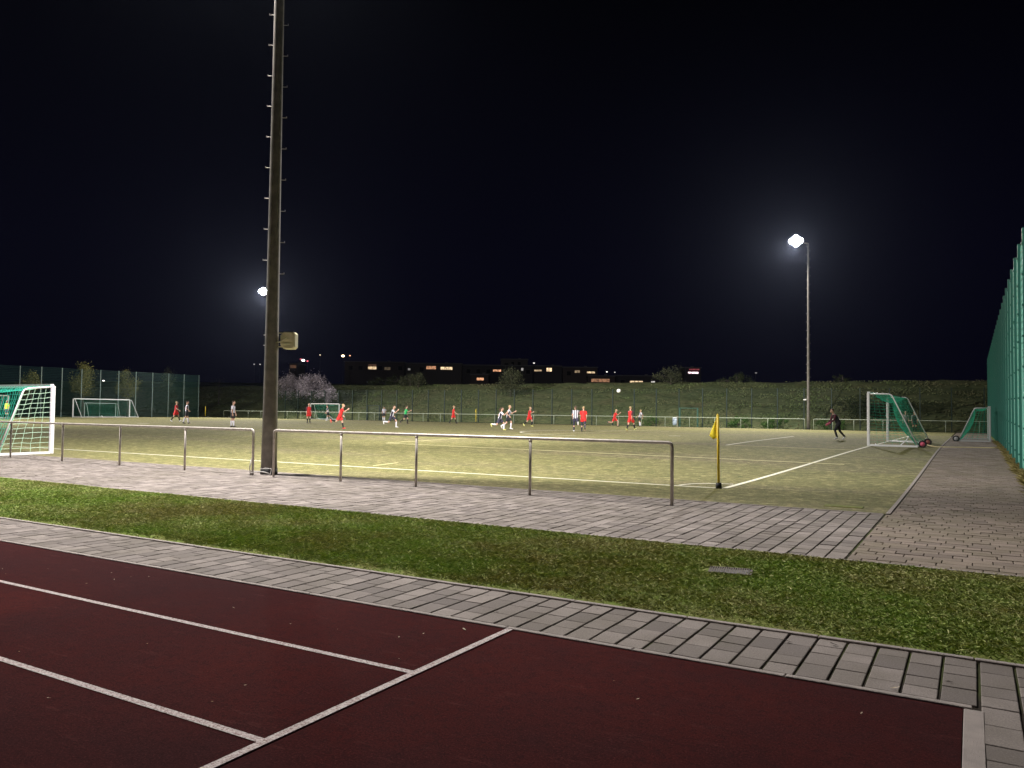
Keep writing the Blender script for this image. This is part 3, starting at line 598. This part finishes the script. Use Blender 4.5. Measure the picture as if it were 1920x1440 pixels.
MB().loft([(0, 0, .15), (0, 0, .3), (0, 0, .85)], [.17, .2, .23], 14).build('bin_body', mat('bin_blue', (.36, .44, .52), .5), lb, True); MB().loft([(0, 0, .85), (0, 0, .95), (0, 0, 1.02)], [.25, .22, .06], 14).build('lid', mat('bin_lid', (.6, .65, .7), .5), lb, True); MB().tube((.26, 0, 0), (.26, 0, 1.1), .025).build('pole', GALV, lb)
g = NT('ball', .45, .4); vo = g.n('ShaderNodeTexVoronoi'); vo.inputs['Scale'].default_value = 9; g.l(g.tc.outputs['Object'], vo.inputs['Vector']); BALLM = g.col(g.ramp(vo.outputs['Distance'], [(.2, (.05, .05, .05)), (.26, (.8, .8, .78))]))
def ball(loc, label, r=.112):
    mb = MB(); mb.ball((0, 0, 0), r, 24, 16); o = mb.build('football', BALLM, smooth=True, loc=loc); return tag(o, label, 'ball', 'footballs')
ball((-19.8, 47.65, 3.05), 'white football high in the air above the players on the right', .13)
ball((-96.6, 54.7, .38), 'white football lying left of the parked far goal'); ball((-95.4, 60.3, .38), 'white football lying against the base of the parked far goal')
tag(MB().loft([(-1.9, 40.6, .38), (-1.7, 40.2, .33), (-1.45, 40.0, .285), (-.9, 40.15, .275), (0, 40.6, .28), (.6, 40.75, .28), (1.12, 40.8, .3)], .028, 8).build('hose', mat('hose_yellow', (.85, .72, .42), .6), smooth=True), 'pale yellow hose lying across the path from the goal wheel to the fence', 'hose')
dg_ = empty('drain_grate', (-2.2, 8.35, .0), R(12), label='rectangular slotted drain cover set in the mown grass on the right', cat='drain cover'); IRON = mat('cast_iron', (.12, .10, .085), .9, 0, bump=.6, bscale=90)
fr = MB()
for s in (-1, 1): fr.box((0, s * .155, .004), (.44, .02, .02)); fr.box((s * .21, 0, .004), (.02, .285, .02))
fr.build('grate_frame', IRON, dg_); sl_ = MB()
for k in range(17): sl_.box((-.185 + k * .023, 0, .008), (.013, .285, .014))
sl_.build('grate_bars', IRON, dg_); MB().box((0, 0, -.002), (.40, .285, .012)).build('pit', BLACK, dg_)
hc = MB().box((0, 0, 0), (.66, .34, .03), rz=R(3), bev=.01).build('hatch_cover', mat('mossy_cover', (.12, .14, .02), .9, var=(.2, .21, .04), vscale=9, bump=.8, bscale=60)); hc.location = (-2.02, 15.4, -.003); tag(hc, 'mossy yellow-green rectangular cover in the pitch corner near the path', 'cover')

# ------------------------------------------------------------------ people
SKIN = mat('skin', (.55, .33, .24), .55); 
RED = mat('red_kit', (.66, .025, .02), .75, var=(.55, .018, .018), vscale=6); REDD = mat('dark_red_kit', (.36, .014, .016), .75); BLK = mat('black_kit', (.014, .014, .018), .8); NAVY = mat('navy_kit', (.035, .033, .06), .8)
WSOCK = mat('white_sock', (.72, .70, .78), .8); BSOCK = mat('black_sock', (.015, .013, .014), .8); GRN = mat('green_kit', (.03, .42, .12), .75); GREY = mat('grey_kit', (.18, .2, .2), .8); HIVIS = mat('hi_vis', (.55, .75, .04), .7)
MAR = mat('maroon_kit', (.10, .02, .035), .8); SHOE_D = mat('dark_boot', (.03, .03, .03), .5); SHOE_W = mat('white_boot', (.7, .7, .7), .5); SHOE_Y = mat('yellow_boot', (.65, .65, .2), .5); SHOE_R = mat('red_boot', (.7, .06, .05), .5)
H_BR = mat('brown_hair', (.07, .04, .022), .7); H_BL = mat('blond_hair', (.42, .30, .15), .7); H_BK = mat('black_hair', (.015, .012, .012), .6); EYE = mat('eye', (.02, .02, .02), .2)
g = NT('striped_kit', .8, .2); sxx = g.n('ShaderNodeSeparateXYZ'); g.l(g.tc.outputs['Object'], sxx.inputs[0]); mm_ = g.n('ShaderNodeMath'); mm_.operation = 'MULTIPLY'; mm_.inputs[1].default_value = 46; g.l(sxx.outputs['X'], mm_.inputs[0])
sn = g.n('ShaderNodeMath'); sn.operation = 'SINE'; g.l(mm_.outputs[0], sn.inputs[0]); STRIPE = g.col(g.ramp(sn.outputs[0], [(.0, (.76, .74, .82)), (.18, (.03, .03, .045))]))
POSE = {
 'stand': dict(lean=2, hl=4, hr=-3, kl=4, kr=4, sl=4, sr=-2, el=14, er=12),
 'walk': dict(lean=3, hl=24, hr=-18, kl=8, kr=18, sl=-20, sr=22, el=18, er=35),
 'hands_hips': dict(lean=2, hl=14, hr=-12, kl=8, kr=12, sl=-25, sr=-22, el=75, er=75, ab=.55),
 'jog': dict(lean=9, hl=34, hr=-16, kl=42, kr=45, sl=-38, sr=32, el=80, er=85),
 'run': dict(lean=14, hl=48, hr=-26, kl=50, kr=72, sl=-50, sr=42, el=85, er=90),
 'drive': dict(lean=18, hl=20, hr=-30, kl=10, kr=78, sl=-35, sr=40, el=70, er=85),
 'turn': dict(lean=6, hl=12, hr=-22, kl=12, kr=35, sl=12, sr=-10, el=25, er=35),
 'kick': dict(lean=-4, hl=-18, hr=38, kl=18, kr=20, sl=30, sr=-35, el=40, er=45),
 'crouch': dict(lean=38, hl=52, hr=-10, kl=48, kr=34, sl=30, sr=-12, el=25, er=55),
 'leanback': dict(lean=-12, hl=-4, hr=8, kl=6, kr=22, sl=30, sr=-30, el=30, er=40),
 'gk': dict(lean=30, hl=34, hr=-16, kl=52, kr=26, sl=14, sr=8, el=30, er=25)}
HEAD = math.degrees(math.atan2(.5038, .8637))
def person(x, y, face, h, pose, label, cat, shirt, shorts, sock, boot, hair, sleeve=None, pony=False, long_legs=None, collar=None, group='players on the pitch', jump=0, mirror=False, z0=None, cuff=None, bald=False, gloves=None):
    q = dict(POSE[pose]); s = h / 1.78
    if mirror: q.update(hl=q['hr'], hr=q['hl'], kl=q['kr'], kr=q['kl'], sl=q['sr'], sr=q['sl'], el=q['er'], er=q['el'])
    ab = q.get('ab', .16); L = R(q['lean']); V3 = Vector
    hipc = V3((0, 0, .93)); upv = V3((0, math.sin(L), math.cos(L))); fwv = V3((0, math.cos(L), -math.sin(L)))
    neck = hipc + upv * .53; chest = hipc + upv * .36; waist = hipc + upv * .15
    headc = neck + (upv * .6 + V3((0, 0, 1)) * .4).normalized() * .185 + V3((0, .02, 0))
    leg = {}
    for sd, sg in (('l', -1), ('r', 1)):
        a, k = R(q['h' + sd]), R(q['k' + sd]); hp = hipc + V3((sg * .092, 0, -.03)); kn = hp + V3((sg * .02, math.sin(a), -math.cos(a))) * .43
        b = a - k; an = kn + V3((0, math.sin(b), -math.cos(b))) * .41; fd = max(min(b, R(20)), R(-75)); toe = an + V3((sg * .02, math.cos(fd) * .16, math.sin(fd) * .16 - .055)); heel = an + V3((0, -.055 * math.cos(fd), -.055 - .05 * math.sin(fd)))
        leg[sd] = (hp, kn, an, toe, heel)
    low = min(min(l[3].z, l[4].z, l[2].z - .06) for l in leg.values()) - .03; dz = V3((0, 0, -low + jump))
    S = lambda p: (p + dz) * s
    arm = {}
    for sd, sg in (('l', -1), ('r', 1)):
        a = R(q['s' + sd]) + L * .3; el = R(q['e' + sd]); sh = hipc + upv * .47 + V3((sg * .175, 0, 0)); eb = sh + V3((sg * ab, math.sin(a), -math.cos(a))).normalized() * .29
        b = a + el; inw = -.22 * sg if ab > .4 else -.05 * sg; wr = eb + V3((inw, math.sin(b), -math.cos(b))).normalized() * .25; arm[sd] = (sh, eb, wr, (wr - eb).normalized())
    B = MB(); X = (1, 0, 0); r3 = lambda *a_: [tuple(v * s for v in k_) if hasattr(k_, '__len__') else k_ * s for k_ in a_]
    B.loft([S(hipc - upv * .1), S(hipc), S(waist), S(chest), S(hipc + upv * .46), S(neck - upv * .015)], r3((.1, .07), (.155, .105), (.128, .09), (.155, .105), (.15, .085), (.06, .055)), 14, ref=X)
    B.loft([S(neck - upv * .06), S(neck + upv * .05), S(headc - V3((0, 0, .05)))], r3(.058, .052, .055), 10)
    B.ball(S(headc), tuple(k_ * s for k_ in (.074, .092, .112)), 16, 12); B.ball(S(headc + V3((0, .035, -.055))), tuple(k_ * s for k_ in (.055, .055, .06)), 12, 8)
    B.loft([S(headc + V3((0, .085, .012))), S(headc + V3((0, .112, -.028))), S(headc + V3((0, .085, -.04)))], r3(.009, .016, .01), 8); B.loft([S(headc + V3((-.025, .086, -.068))), S(headc + V3((.025, .086, -.068)))], r3(.011, .011), 6)
    for sg in (-1, 1): B.ball(S(headc + V3((sg * .076, -.005, -.01))), tuple(k_ * s for k_ in (.012, .02, .032)), 8, 6)
    for sd, sg in (('l', -1), ('r', 1)):
        hp, kn, an, toe, heel = leg[sd]; m1 = hp.lerp(kn, .5); c1 = kn.lerp(an, .28) + V3((0, -.012, 0))
        B.loft([S(hp + V3((0, 0, .06))), S(hp), S(m1), S(kn)], r3(.085, .09, .072, .054), 12); B.loft([S(kn + (hp - kn) * .08), S(kn), S(c1), S(kn.lerp(an, .65)), S(an)], r3(.05, .054, .056, .042, .035), 12)
        B.loft([S(an + V3((0, 0, .02))), S(heel.lerp(toe, .3) + V3((0, 0, .03))), S(toe)], r3(.034, .04, .03), 10)
        sh, eb, wr, fd = arm[sd]
        B.loft([S(sh + V3((-sg * .06, 0, .0))), S(sh), S(sh.lerp(eb, .5)), S(eb)], r3(.05, .052, .044, .036), 10); B.loft([S(eb), S(eb.lerp(wr, .3)), S(wr)], r3(.037, .037, .025), 10)
        pl = wr + fd * .09; B.loft([S(wr - fd * .01), S(wr + fd * .04), S(pl)], r3((.018, .026), (.017, .04), (.014, .04)), 10, ref=X)
        side = V3((1, 0, 0)).cross(fd).normalized()
        for f_ in range(4):
            o_ = side * (-.030 + .02 * f_); ln = (.062, .074, .07, .056)[f_]; cu = V3((-sg * .018, 0, 0)); B.loft([S(pl + o_ - fd * .01), S(pl + o_ + fd * ln * .5 + cu * .4), S(pl + o_ + fd * ln + cu)], r3(.0095, .009, .0075), 6)
        B.loft([S(wr + fd * .03 - side * .02), S(wr + fd * .06 - side * .052), S(wr + fd * .095 - side * .062)], r3(.012, .011, .009), 6)
    body = B.remesh('person', SKIN, .011 * s, None, 1); body.location = (x, y, E(y) if z0 is None else z0); body.rotation_euler = (0, 0, R(HEAD + face - 90)); tag(body, label, cat, group)
    def part(mb, name, m_, v=.02, sm=1): return mb.remesh(name, m_, v * s, body, sm)
    T = MB(); T.loft([S(hipc - upv * .07), S(hipc + upv * .0), S(waist), S(chest), S(hipc + upv * .46), S(neck - upv * .01)], r3((.175, .128), (.178, .13), (.165, .122), (.178, .125), (.165, .1), (.07, .062)), 16, ref=X)
    for sd, sg in (('l', -1), ('r', 1)):
        sh, eb, wr, fd = arm[sd]
        if sleeve is None: T.loft([S(sh + V3((-sg * .09, 0, 0))), S(sh), S(sh.lerp(eb, .75))], r3(.062, .068, .062), 10)
    part(T, 'shirt', shirt, .016)
    if sleeve is not None:
        for sd, sg in (('l', -1), ('r', 1)):
            sh, eb, wr, fd = arm[sd]; part(MB().loft([S(sh + V3((-sg * .03, 0, 0))), S(sh + V3((0, 0, .0))), S(eb), S(eb.lerp(wr, .25 if cuff is None else .92))], r3(.066, .072, .054, .048), 10), 'sleeve', sleeve, .018)
    P_ = MB(); P_.loft([S(hipc + upv * .06), S(hipc), S(hipc - V3((0, 0, .09)))], r3((.168, .12), (.182, .135), (.17, .125)), 14, ref=X); fr_ = .72 if long_legs is None else .5
    for sd in 'lr':
        hp, kn = leg[sd][:2]; P_.loft([S(hp + V3((0, 0, .04))), S(hp.lerp(kn, .3)), S(hp.lerp(kn, fr_))], r3(.1, .108, .112), 12)
    part(P_, 'shorts', shorts)
    for sd in 'lr':
        hp, kn, an, toe, heel = leg[sd]
        if long_legs is not None: part(MB().loft([S(hp.lerp(kn, .3)), S(kn), S(kn.lerp(an, .3)), S(an)], r3(.092, .064, .062, .045), 12), 'legging', long_legs)
        else: part(MB().loft([S(kn.lerp(an, .12)), S(kn.lerp(an, .3) + V3((0, -.012, 0))), S(kn.lerp(an, .65)), S(an + V3((0, 0, -.01)))], r3(.058, .067, .054, .045), 12), 'sock', sock)
        part(MB().loft([S(heel + V3((0, 0, .03))), S(heel.lerp(toe, .35) + V3((0, 0, .035))), S(heel.lerp(toe, .75) + V3((0, 0, .02))), S(toe + (toe - heel).normalized() * .02 + V3((0, 0, .01)))], r3((.04, .04), (.052, .045), (.034, .046), (.022, .03)), 12, ref=(0, 0, 1)), 'boot', boot, .014)
        if gloves is not None: sh, eb, wr, fd = arm[sd]; part(MB().loft([S(wr - fd * .03), S(wr + fd * .05), S(wr + fd * .15)], r3(.04, (.04, .06), (.03, .055)), 10, ref=X), 'glove', gloves, .014)
    Hh = MB(); Hh.ball(S(headc + V3((0, -.022, .035))), tuple(k_ * s for k_ in (.082, .09, .092)), 14, 10)
    if pony: Hh.loft([S(headc + V3((0, -.1, .03))), S(headc + V3((0, -.17, -.0))), S(headc + V3((0, -.2, -.12))), S(headc + V3((.0, -.17, -.2)))], r3(.03, .038, .034, .012), 8)
    part(Hh, 'hair', hair, .014)
    ey = MB()
    for sg in (-1, 1): ey.ball(S(headc + V3((sg * .03, .083, .012))), .0095 * s, 8, 6)
    ey.build('eyes', EYE, body)
    return body
PL = 'player'
person(-64.0, 47.7, 0, 1.93, 'walk', 'red-kitted player walking at far left, just left of a striped player', PL, REDD, RED, BSOCK, SHOE_W, H_BL)
person(-56.2, 42.9, 30, 1.90, 'hands_hips', 'striped player with elbows out at far left, walking right of a red player', PL, STRIPE, BLK, WSOCK, SHOE_D, H_BR)
person(-45.9, 38.9, 0, 1.88, 'stand', 'lone striped player standing side-on, left of the foreground mast', PL, STRIPE, BLK, WSOCK, SHOE_D, H_BR)
person(-54.3, 54.9, 300, 1.90, 'stand', 'red player standing still just right of the foreground mast', PL, RED, RED, BSOCK, SHOE_D, H_BR, sleeve=MAR)
person(-37.8, 41.2, 0, 1.80, 'drive', 'red player sprinting right with one leg kicked back, above the railing post', PL, RED, RED, BSOCK, SHOE_R, H_BL)
person(-64.9, 68.7, 200, 1.84, 'turn', 'striped player half hidden behind the sprinting red player', PL, STRIPE, BLK, WSOCK, SHOE_W, H_BK)
person(-61.5, 74.7, 90, 1.78, 'stand', 'small distant striped player seen from behind near the far railing gate', PL, STRIPE, BLK, WSOCK, SHOE_D, H_BK)
person(-38.9, 48.2, 350, 1.88, 'run', 'bearded striped player running right, left of the green-shirted referee', PL, STRIPE, NAVY, WSOCK, SHOE_W, H_BR)
person(-48.65, 62.4, 10, 1.86, 'jog', 'referee in bright green shirt and black shorts', 'referee', GRN, BLK, BSOCK, SHOE_D, H_BR)
person(-45.7, 66.5, 0, 1.88, 'walk', 'red player walking right alone in front of the far railing', PL, RED, RED, BSOCK, SHOE_D, H_BL)
person(-29.25, 48.4, 0, 1.80, 'run', 'long-haired striped player running, left one of the pair in stripes', PL, STRIPE, NAVY, WSOCK, SHOE_Y, H_BR, pony=True)
person(-30.2, 51.2, 0, 1.90, 'jog', 'taller fair-haired striped player, right one of the running pair', PL, STRIPE, BLK, WSOCK, SHOE_W, H_BL, mirror=True)
person(-34.6, 62.4, 330, 1.86, 'jog', 'red player jogging right of the striped pair', PL, RED, RED, BSOCK, SHOE_Y, H_BL, sleeve=REDD)
person(-23.75, 49.5, 90, 1.86, 'drive', 'dark-haired player in white top and dark leggings beside a red player', PL, STRIPE, NAVY, None, SHOE_W, H_BR, pony=True, long_legs=NAVY)
b15 = person(-23.33, 49.85, 85, 1.78, 'turn', 'red player seen from behind pressed against a player in dark leggings', PL, RED, RED, BSOCK, SHOE_D, H_BL, long_legs=NAVY)
person(-28.0, 66.4, 350, 1.74, 'run', 'small red player running with pale legs, below the ball in the air', PL, RED, RED, mat('bare_skin_sock', (.5, .3, .22), .6), SHOE_D, H_BL, jump=.08)
person(-21.65, 54.4, 50, 1.84, 'kick', 'red player seen from behind kicking out at a striped opponent', PL, RED, RED, BSOCK, SHOE_Y, H_BL, sleeve=MAR)
person(-28.5, 74.0, 140, 1.66, 'leanback', 'striped player leaning back, rightmost field player near the railing', PL, STRIPE, BLK, WSOCK, SHOE_D, H_BL)
gk = person(-6.35, 46.4, 182, 1.82, 'gk', 'goalkeeper in black with white back trim crouching in front of the right goal', 'goalkeeper', BLK, BLK, BSOCK, SHOE_W, H_BR, sleeve=MAR, long_legs=BLK, cuff=1, gloves=mat('pink_glove', (.6, .12, .2), .7))
person(-83.1, 42.6, 270, 1.86, 'stand', 'person in bright yellow vest seen through the net of the big left goal', 'steward', HIVIS, NAVY, BSOCK, SHOE_D, H_BR, group='people behind the goals')
person(-4.31, 76.1, 250, 1.75, 'stand', 'bystander in dark jacket standing right of the goal net at the far railing', 'bystander', BLK, BLK, BSOCK, SHOE_D, H_BR, sleeve=GREY, group='people behind the goals')
person(-4.79, 72.9, 250, 1.77, 'stand', 'bystander in grey top seen dimly through the green goal net', 'bystander', GREY, BLK, BSOCK, SHOE_D, H_BR, sleeve=GREY, group='people behind the goals', long_legs=BLK)
def strip_on(body, name, pts, m_, w=.03):
    MB().loft(pts, [(w, .008)] * len(pts), 6, ref=(1, 0, 0)).build(name, m_, body)
strip_on(gk, 'back_trim', [(-.06, -.02, 1.17), (-.06, .04, 1.3)], WSOCK); strip_on(gk, 'shoulder_trim', [(-.1, .22, 1.37), (-.1, .3, 1.42)], WSOCK); strip_on(b15, 'shirt_number', [(0.0, -.1, 1.15), (0.0, -.085, 1.32)], MAR, .02)

# ------------------------------------------------------------------ houses behind the bank
HO = Vector((-.504, .8637, 0)) * 230; HU = Vector((.8637, .504, 0)); HA = math.atan2(.504, .8637)
WALLM = [mat('render_grey', (.065, .058, .06), .9), mat('render_brown', (.055, .042, .042), .9), mat('render_dark', (.035, .032, .038), .9)]; DARKW = mat('dark_window', (.012, .012, .016), .9, spec=.05); ROOFM = mat('flat_roof', (.10, .10, .11), .9); FRAMEM = mat('window_frame', (.07, .065, .06), .8)
def glow(col, s):
    n_ = 'lit_%d_%d_%d_%d' % (*[int(k * 99) for k in col], int(s * 10))
    if n_ not in MATS:
        g = NT(n_, .6, .2); g.p.inputs['Emission Strength'].default_value = s; g.l(g.mix(g.ramp(g.noise(1.6, 4, rough=.8), [(.35, 0), (.62, 1)]), tuple(k * .15 for k in col), col), g.p.inputs['Emission Color']); g.col(g.ramp(g.noise(2, 2), [(0, .1), (1, .2)]))
    return MATS[n_]
WM = (1.0, .72, .42); WH = (.95, .9, .85); OR = (1.0, .48, .25); RD = (1.0, .15, .2)
def house(u0, u1, z0, z1, wi, wins, label, depth=9, fwd=0, eave=.25, group='houses beyond the bank'):
    c = HO + HU * ((u0 + u1) / 2) + Vector((-.504, .8637, 0)) * (depth / 2 + fwd); w = u1 - u0
    root = empty('house', (c.x, c.y, z0), HA, label=label, cat='house', group=group)
    MB().box((0, 0, (z1 - z0) / 2), (w - .1, depth, z1 - z0)).build('wall', WALLM[wi], root); MB().box((0, 0, z1 - z0 + .12), (w + .3, depth + .5, .24)).box((w * .2, .5, z1 - z0 + .5), (.8, .8, .6)).build('roof', ROOFM, root)
    allw = list(wins); 
    k = u0 + 1.2
    while k < u1 - 1.6:
        zt = z1 - 2.3
        if not any(not (k + 1.3 < a or k > b) for a, b, _, _, _ in wins): allw.append((k, k + 1.2, zt, zt + 1.2, None))
        k += 2.9
    for a, b, c0, c1, m_ in allw:
        f = MB(); cx = (a + b) / 2 - (u0 + u1) / 2; cz = (c0 + c1) / 2 - z0; ww = b - a; hh = c1 - c0
        f.box((cx, -depth / 2 - .03, cz + hh / 2 + .05), (ww + .2, .06, .1)).box((cx, -depth / 2 - .03, cz - hh / 2 - .05), (ww + .2, .06, .1)).box((cx - ww / 2 - .05, -depth / 2 - .03, cz), (.1, .06, hh)).box((cx + ww / 2 + .05, -depth / 2 - .03, cz), (.1, .06, hh))
        nm = max(1, int(ww / 1.0))
        for j in range(1, nm): f.box((cx - ww / 2 + ww * j / nm, -depth / 2 - .028, cz), (.07, .05, hh))
        fo = f.build('window', FRAMEM, root); MB().box((cx, -depth / 2 - .012, cz), (ww, .02, hh)).build('pane', m_ or DARKW, fo)
    return root
house(-49, -31.5, 7, 15.5, 1, [(-42.1, -39.7, 13.4, 14.2, glow(WM, 1.3)), (-42.1, -39.7, 14.35, 14.9, glow(OR, .12)), (-37.3, -35.6, 13.3, 14.1, glow(WM, .12))], 'leftmost long flat-roofed house with one bright and one dim window')
house(-31.3, -14.8, 7, 15.3, 0, [(-30.6, -29.9, 13.3, 13.9, glow(WH, .25)), (-25.2, -22.4, 13.7, 14.6, glow(OR, .8)), (-21.0, -17.6, 13.6, 14.4, glow(WM, 1.6))], 'flat-roofed house with an orange and a long yellow lit window', fwd=1)
house(-3.6, 4.7, 8.7, 17.4, 0, [(-.3, .5, 15.5, 16.7, DARKW), (1.6, 2.5, 15.5, 16.7, DARKW)], 'tallest grey tower-like house with unlit windows', fwd=10)
house(-14.6, 6.0, 8.7, 14.9, 2, [(-5.6, -3.3, 13.2, 13.75, glow(OR, 1.5)), (2.6, 3.2, 13.5, 14.3, glow(WH, .6))], 'dark flat house in front of the tower, one orange strip window')
house(-11.5, -6.5, 7, 11.6, 1, [(-9.8, -7.9, 10.1, 10.8, glow(OR, 1.2))], 'low annexe at bank level with one orange window', fwd=-12, depth=6)
house(6.2, 14.5, 8.7, 14.9, 2, [(6.4, 8.6, 13.4, 13.85, glow(WM, .8)), (10.0, 11.5, 13.4, 14.4, glow(WM, 2.0))], 'narrow dark house with a bright square window right of the tower')
house(14.7, 24.9, 8.7, 14.6, 1, [(18.2, 19.7, 13.1, 13.8, glow(WM, .5)), (21.8, 24.1, 13.0, 13.5, glow(WM, 1.5))], 'dark house with two pale lit windows near its right end')
house(21, 28.5, 7, 11.6, 1, [(21.9, 26.9, 10.0, 10.9, glow(OR, .45))], 'low house at bank level with a row of orange panes', fwd=-12, depth=6)
house(30, 43.5, 7, 12.2, 2, [(33.9, 37.6, 10.3, 10.8, glow(WM, 1.6)), (40.0, 41.1, 10.3, 10.8, glow(WH, .9))], 'rightmost low dark house with a long bright strip window', fwd=-3)
house(50.3, 55.1, 7, 14.9, 2, [(51.3, 54.3, 13.25, 13.75, glow((1, .75, .8), 3)), (51.6, 54.6, 14.25, 14.65, glow(RD, .35))], 'isolated small building with pink-white light under a red glow')
house(-65.2, -62.8, 7, 14.8, 1, [(-64.8, -63.1, 13.5, 14.4, glow(OR, .18))], 'dim reddish little house above the blossom shrub')
def street_lamp(u, z, col, s, label, r=.32, base=7.5):
    c = HO + HU * u - Vector((-.504, .8637, 0)) * 3; root = empty('street_lamp', (c.x, c.y, base), HA, label=label, cat='street lamp', group='street lamps beyond the bank')
    MB().tube((0, 0, 0), (0, 0, z - base), .07, .05).build('pole', BLACK, root); MB().ball((0, -.3, z - base), (r * 1.2, r, r * .8), 12, 8).build('lamp_head', glow(col, s), root, True); MB().tube((0, 0, z - base), (0, -.3, z - base + .05), .04).build('arm', BLACK, root)
for u, z, c_, s, r, lb in [(-60.2, 15.6, WH, 6, .42, 'brightest lamp of the reddish trio above the blossom shrub'), (-59.0, 15.4, RD, 2, .25, 'right red light of the trio above the blossom shrub'), (-60.9, 15.9, RD, 2, .25, 'left red light of the trio above the blossom shrub'),
     (-55.4, 17.2, WM, 3, .16, 'tiny single lamp between the blossom shrub and the houses'), (-48.8, 17.0, WM, 7, .4, 'bright white lamp above the left end of the house row'), (-46.8, 17.1, OR, 2, .2, 'small orange lamp just right of the bright one above the houses'),
     (-74.3, 14.3, WH, .8, .2, 'left dim lamp of the pair left of the foreground mast'), (-72.6, 14.3, WH, 1, .2, 'right dim lamp of the pair, close to the foreground mast'), (-124.7, 8.6, WH, 5, .22, 'lamp shining through the pointed tree behind the left fence'),
     (-117.5, 9.0, WH, 6, .28, 'bright lamp seen through the left fence between two trees'), (70.1, 13.5, WH, .3, .28, 'faint lamp left of the lit far right mast'), (27.2, 13.3, WH, 3, .2, 'left small lamp over the right low houses'), (29.5, 13.2, WH, 1.2, .17, 'right small lamp over the right low houses'), (6.2, 15.6, WH, 2.5, .22, 'lamp just right of the tower house roof')]:
    street_lamp(u, z, c_, s, lb, r)

# ------------------------------------------------------------------ fallen leaves
LM = [mat('dry_leaf', (.34, .22, .12), .8), mat('pale_leaf', (.55, .46, .34), .8), mat('dark_leaf_litter', (.05, .035, .03), .8)]
def leaf_mesh(k):
    s = .5; V = [(0, 0, 0), (.35, .22, .12), (.8, .2, .1), (1.1, 0, .22), (.8, -.22, .16), (.35, -.2, .04), (-.35, 0, .05)]
    return MB().add([(a * .03, b * .03, c_ * .03 + .002) for a, b, c_ in V], [(0, 1, 2), (0, 2, 3), (0, 3, 4), (0, 4, 5), (6, 1, 0), (6, 0, 5)])
first = {}
def leaf(x, y, k, s, rz, surf, special=None):
    if k not in first: o = leaf_mesh(k).build('fallen_leaf', LM[k]); first[k] = o
    else: o = first[k].copy(); COL.objects.link(o)
    o.location = (x, y, E(y) + .004); o.rotation_euler = (random.uniform(-.2, .2), random.uniform(-.2, .2), rz); o.scale = (s, s, s)
    nm = {0: 'brown', 1: 'pale', 2: 'blackish'}[k]
    tag(o, special or 'small %s dry leaf lying on the %s' % (nm, surf), 'leaf', 'fallen %s leaves on the %s' % (nm, surf))
    if special: o['group'] = 'larger fallen leaves'
leaf(-.43, 5.33, 1, 1.5, .4, 'walk', 'large curled pale leaf at the track kerb on the right'); leaf(-.85, 6.1, 2, 1.6, 2.8, 'walk', 'dark twig-like leaf on the lower walk near the grass, right'); leaf(-1.15, 6.0, 2, 1.4, 3.0, 'walk', 'second dark leaf left of the twig on the lower walk')
leaf(-.15, 5.65, 2, 1.1, .4, 'walk', 'dark star-shaped leaf on the lower walk far right'); leaf(-2.7, 10.35, 2, 1.8, .3, 'upper walk', 'dark crumpled leaf on the upper walk near the grass'); leaf(-3.3, 5.0, 1, 1.1, 2.7, 'track', 'pale leaf on the track next to the start line top')
for _ in range(44): x = random.uniform(-9, -.15); y = random.uniform(1.6, 5.1); leaf(x, y, random.choice((0, 1, 1)), random.uniform(.15, .6), random.uniform(0, 6.28), 'red running track')
for _ in range(26): x = random.uniform(-9, 1.2); y = random.uniform(9.9, 14.4); leaf(x, y, random.choice((0, 2, 2)), random.uniform(.3, .9), random.uniform(0, 6.28), 'upper block-paved walk')
for _ in range(22): x = random.uniform(-1.1, 1.1); y = random.uniform(10, 30); leaf(x, y, random.choice((0, 1)), random.uniform(.4, 1.0), random.uniform(0, 6.28), 'path beside the right fence')
for _ in range(14): x = random.uniform(-8, .8); y = random.uniform(6.5, 9.6); leaf(x, y, 1, random.uniform(.3, .8), random.uniform(0, 6.28), 'mown grass')
for _ in range(12): x = random.uniform(-6, .3); y = random.uniform(5.35, 6.2); leaf(x, y, random.choice((0, 2)), random.uniform(.25, .7), random.uniform(0, 6.28), 'lower block-paved walk')

# ------------------------------------------------------------------ scattering volume added to give the floodlights a lens-like halo
hm = bpy.data.materials.new('added_haze'); hm.use_nodes = True; hn = hm.node_tree.nodes; hn.clear()
ho = hn.new('ShaderNodeOutputMaterial'); hv = hn.new('ShaderNodeVolumePrincipled'); hv.inputs['Color'].default_value = (.62, .72, 1, 1); hv.inputs['Density'].default_value = .000042; hv.inputs['Anisotropy'].default_value = .8
hm.node_tree.links.new(hv.outputs[0], ho.inputs['Volume'])
hz_ = MB().box((-40, 150, 14), (900, 560, 32)).build('added_haze', hm); tag(hz_, 'thin scattering volume added for the glow round the floodlights', 'added_haze', kind='stuff')
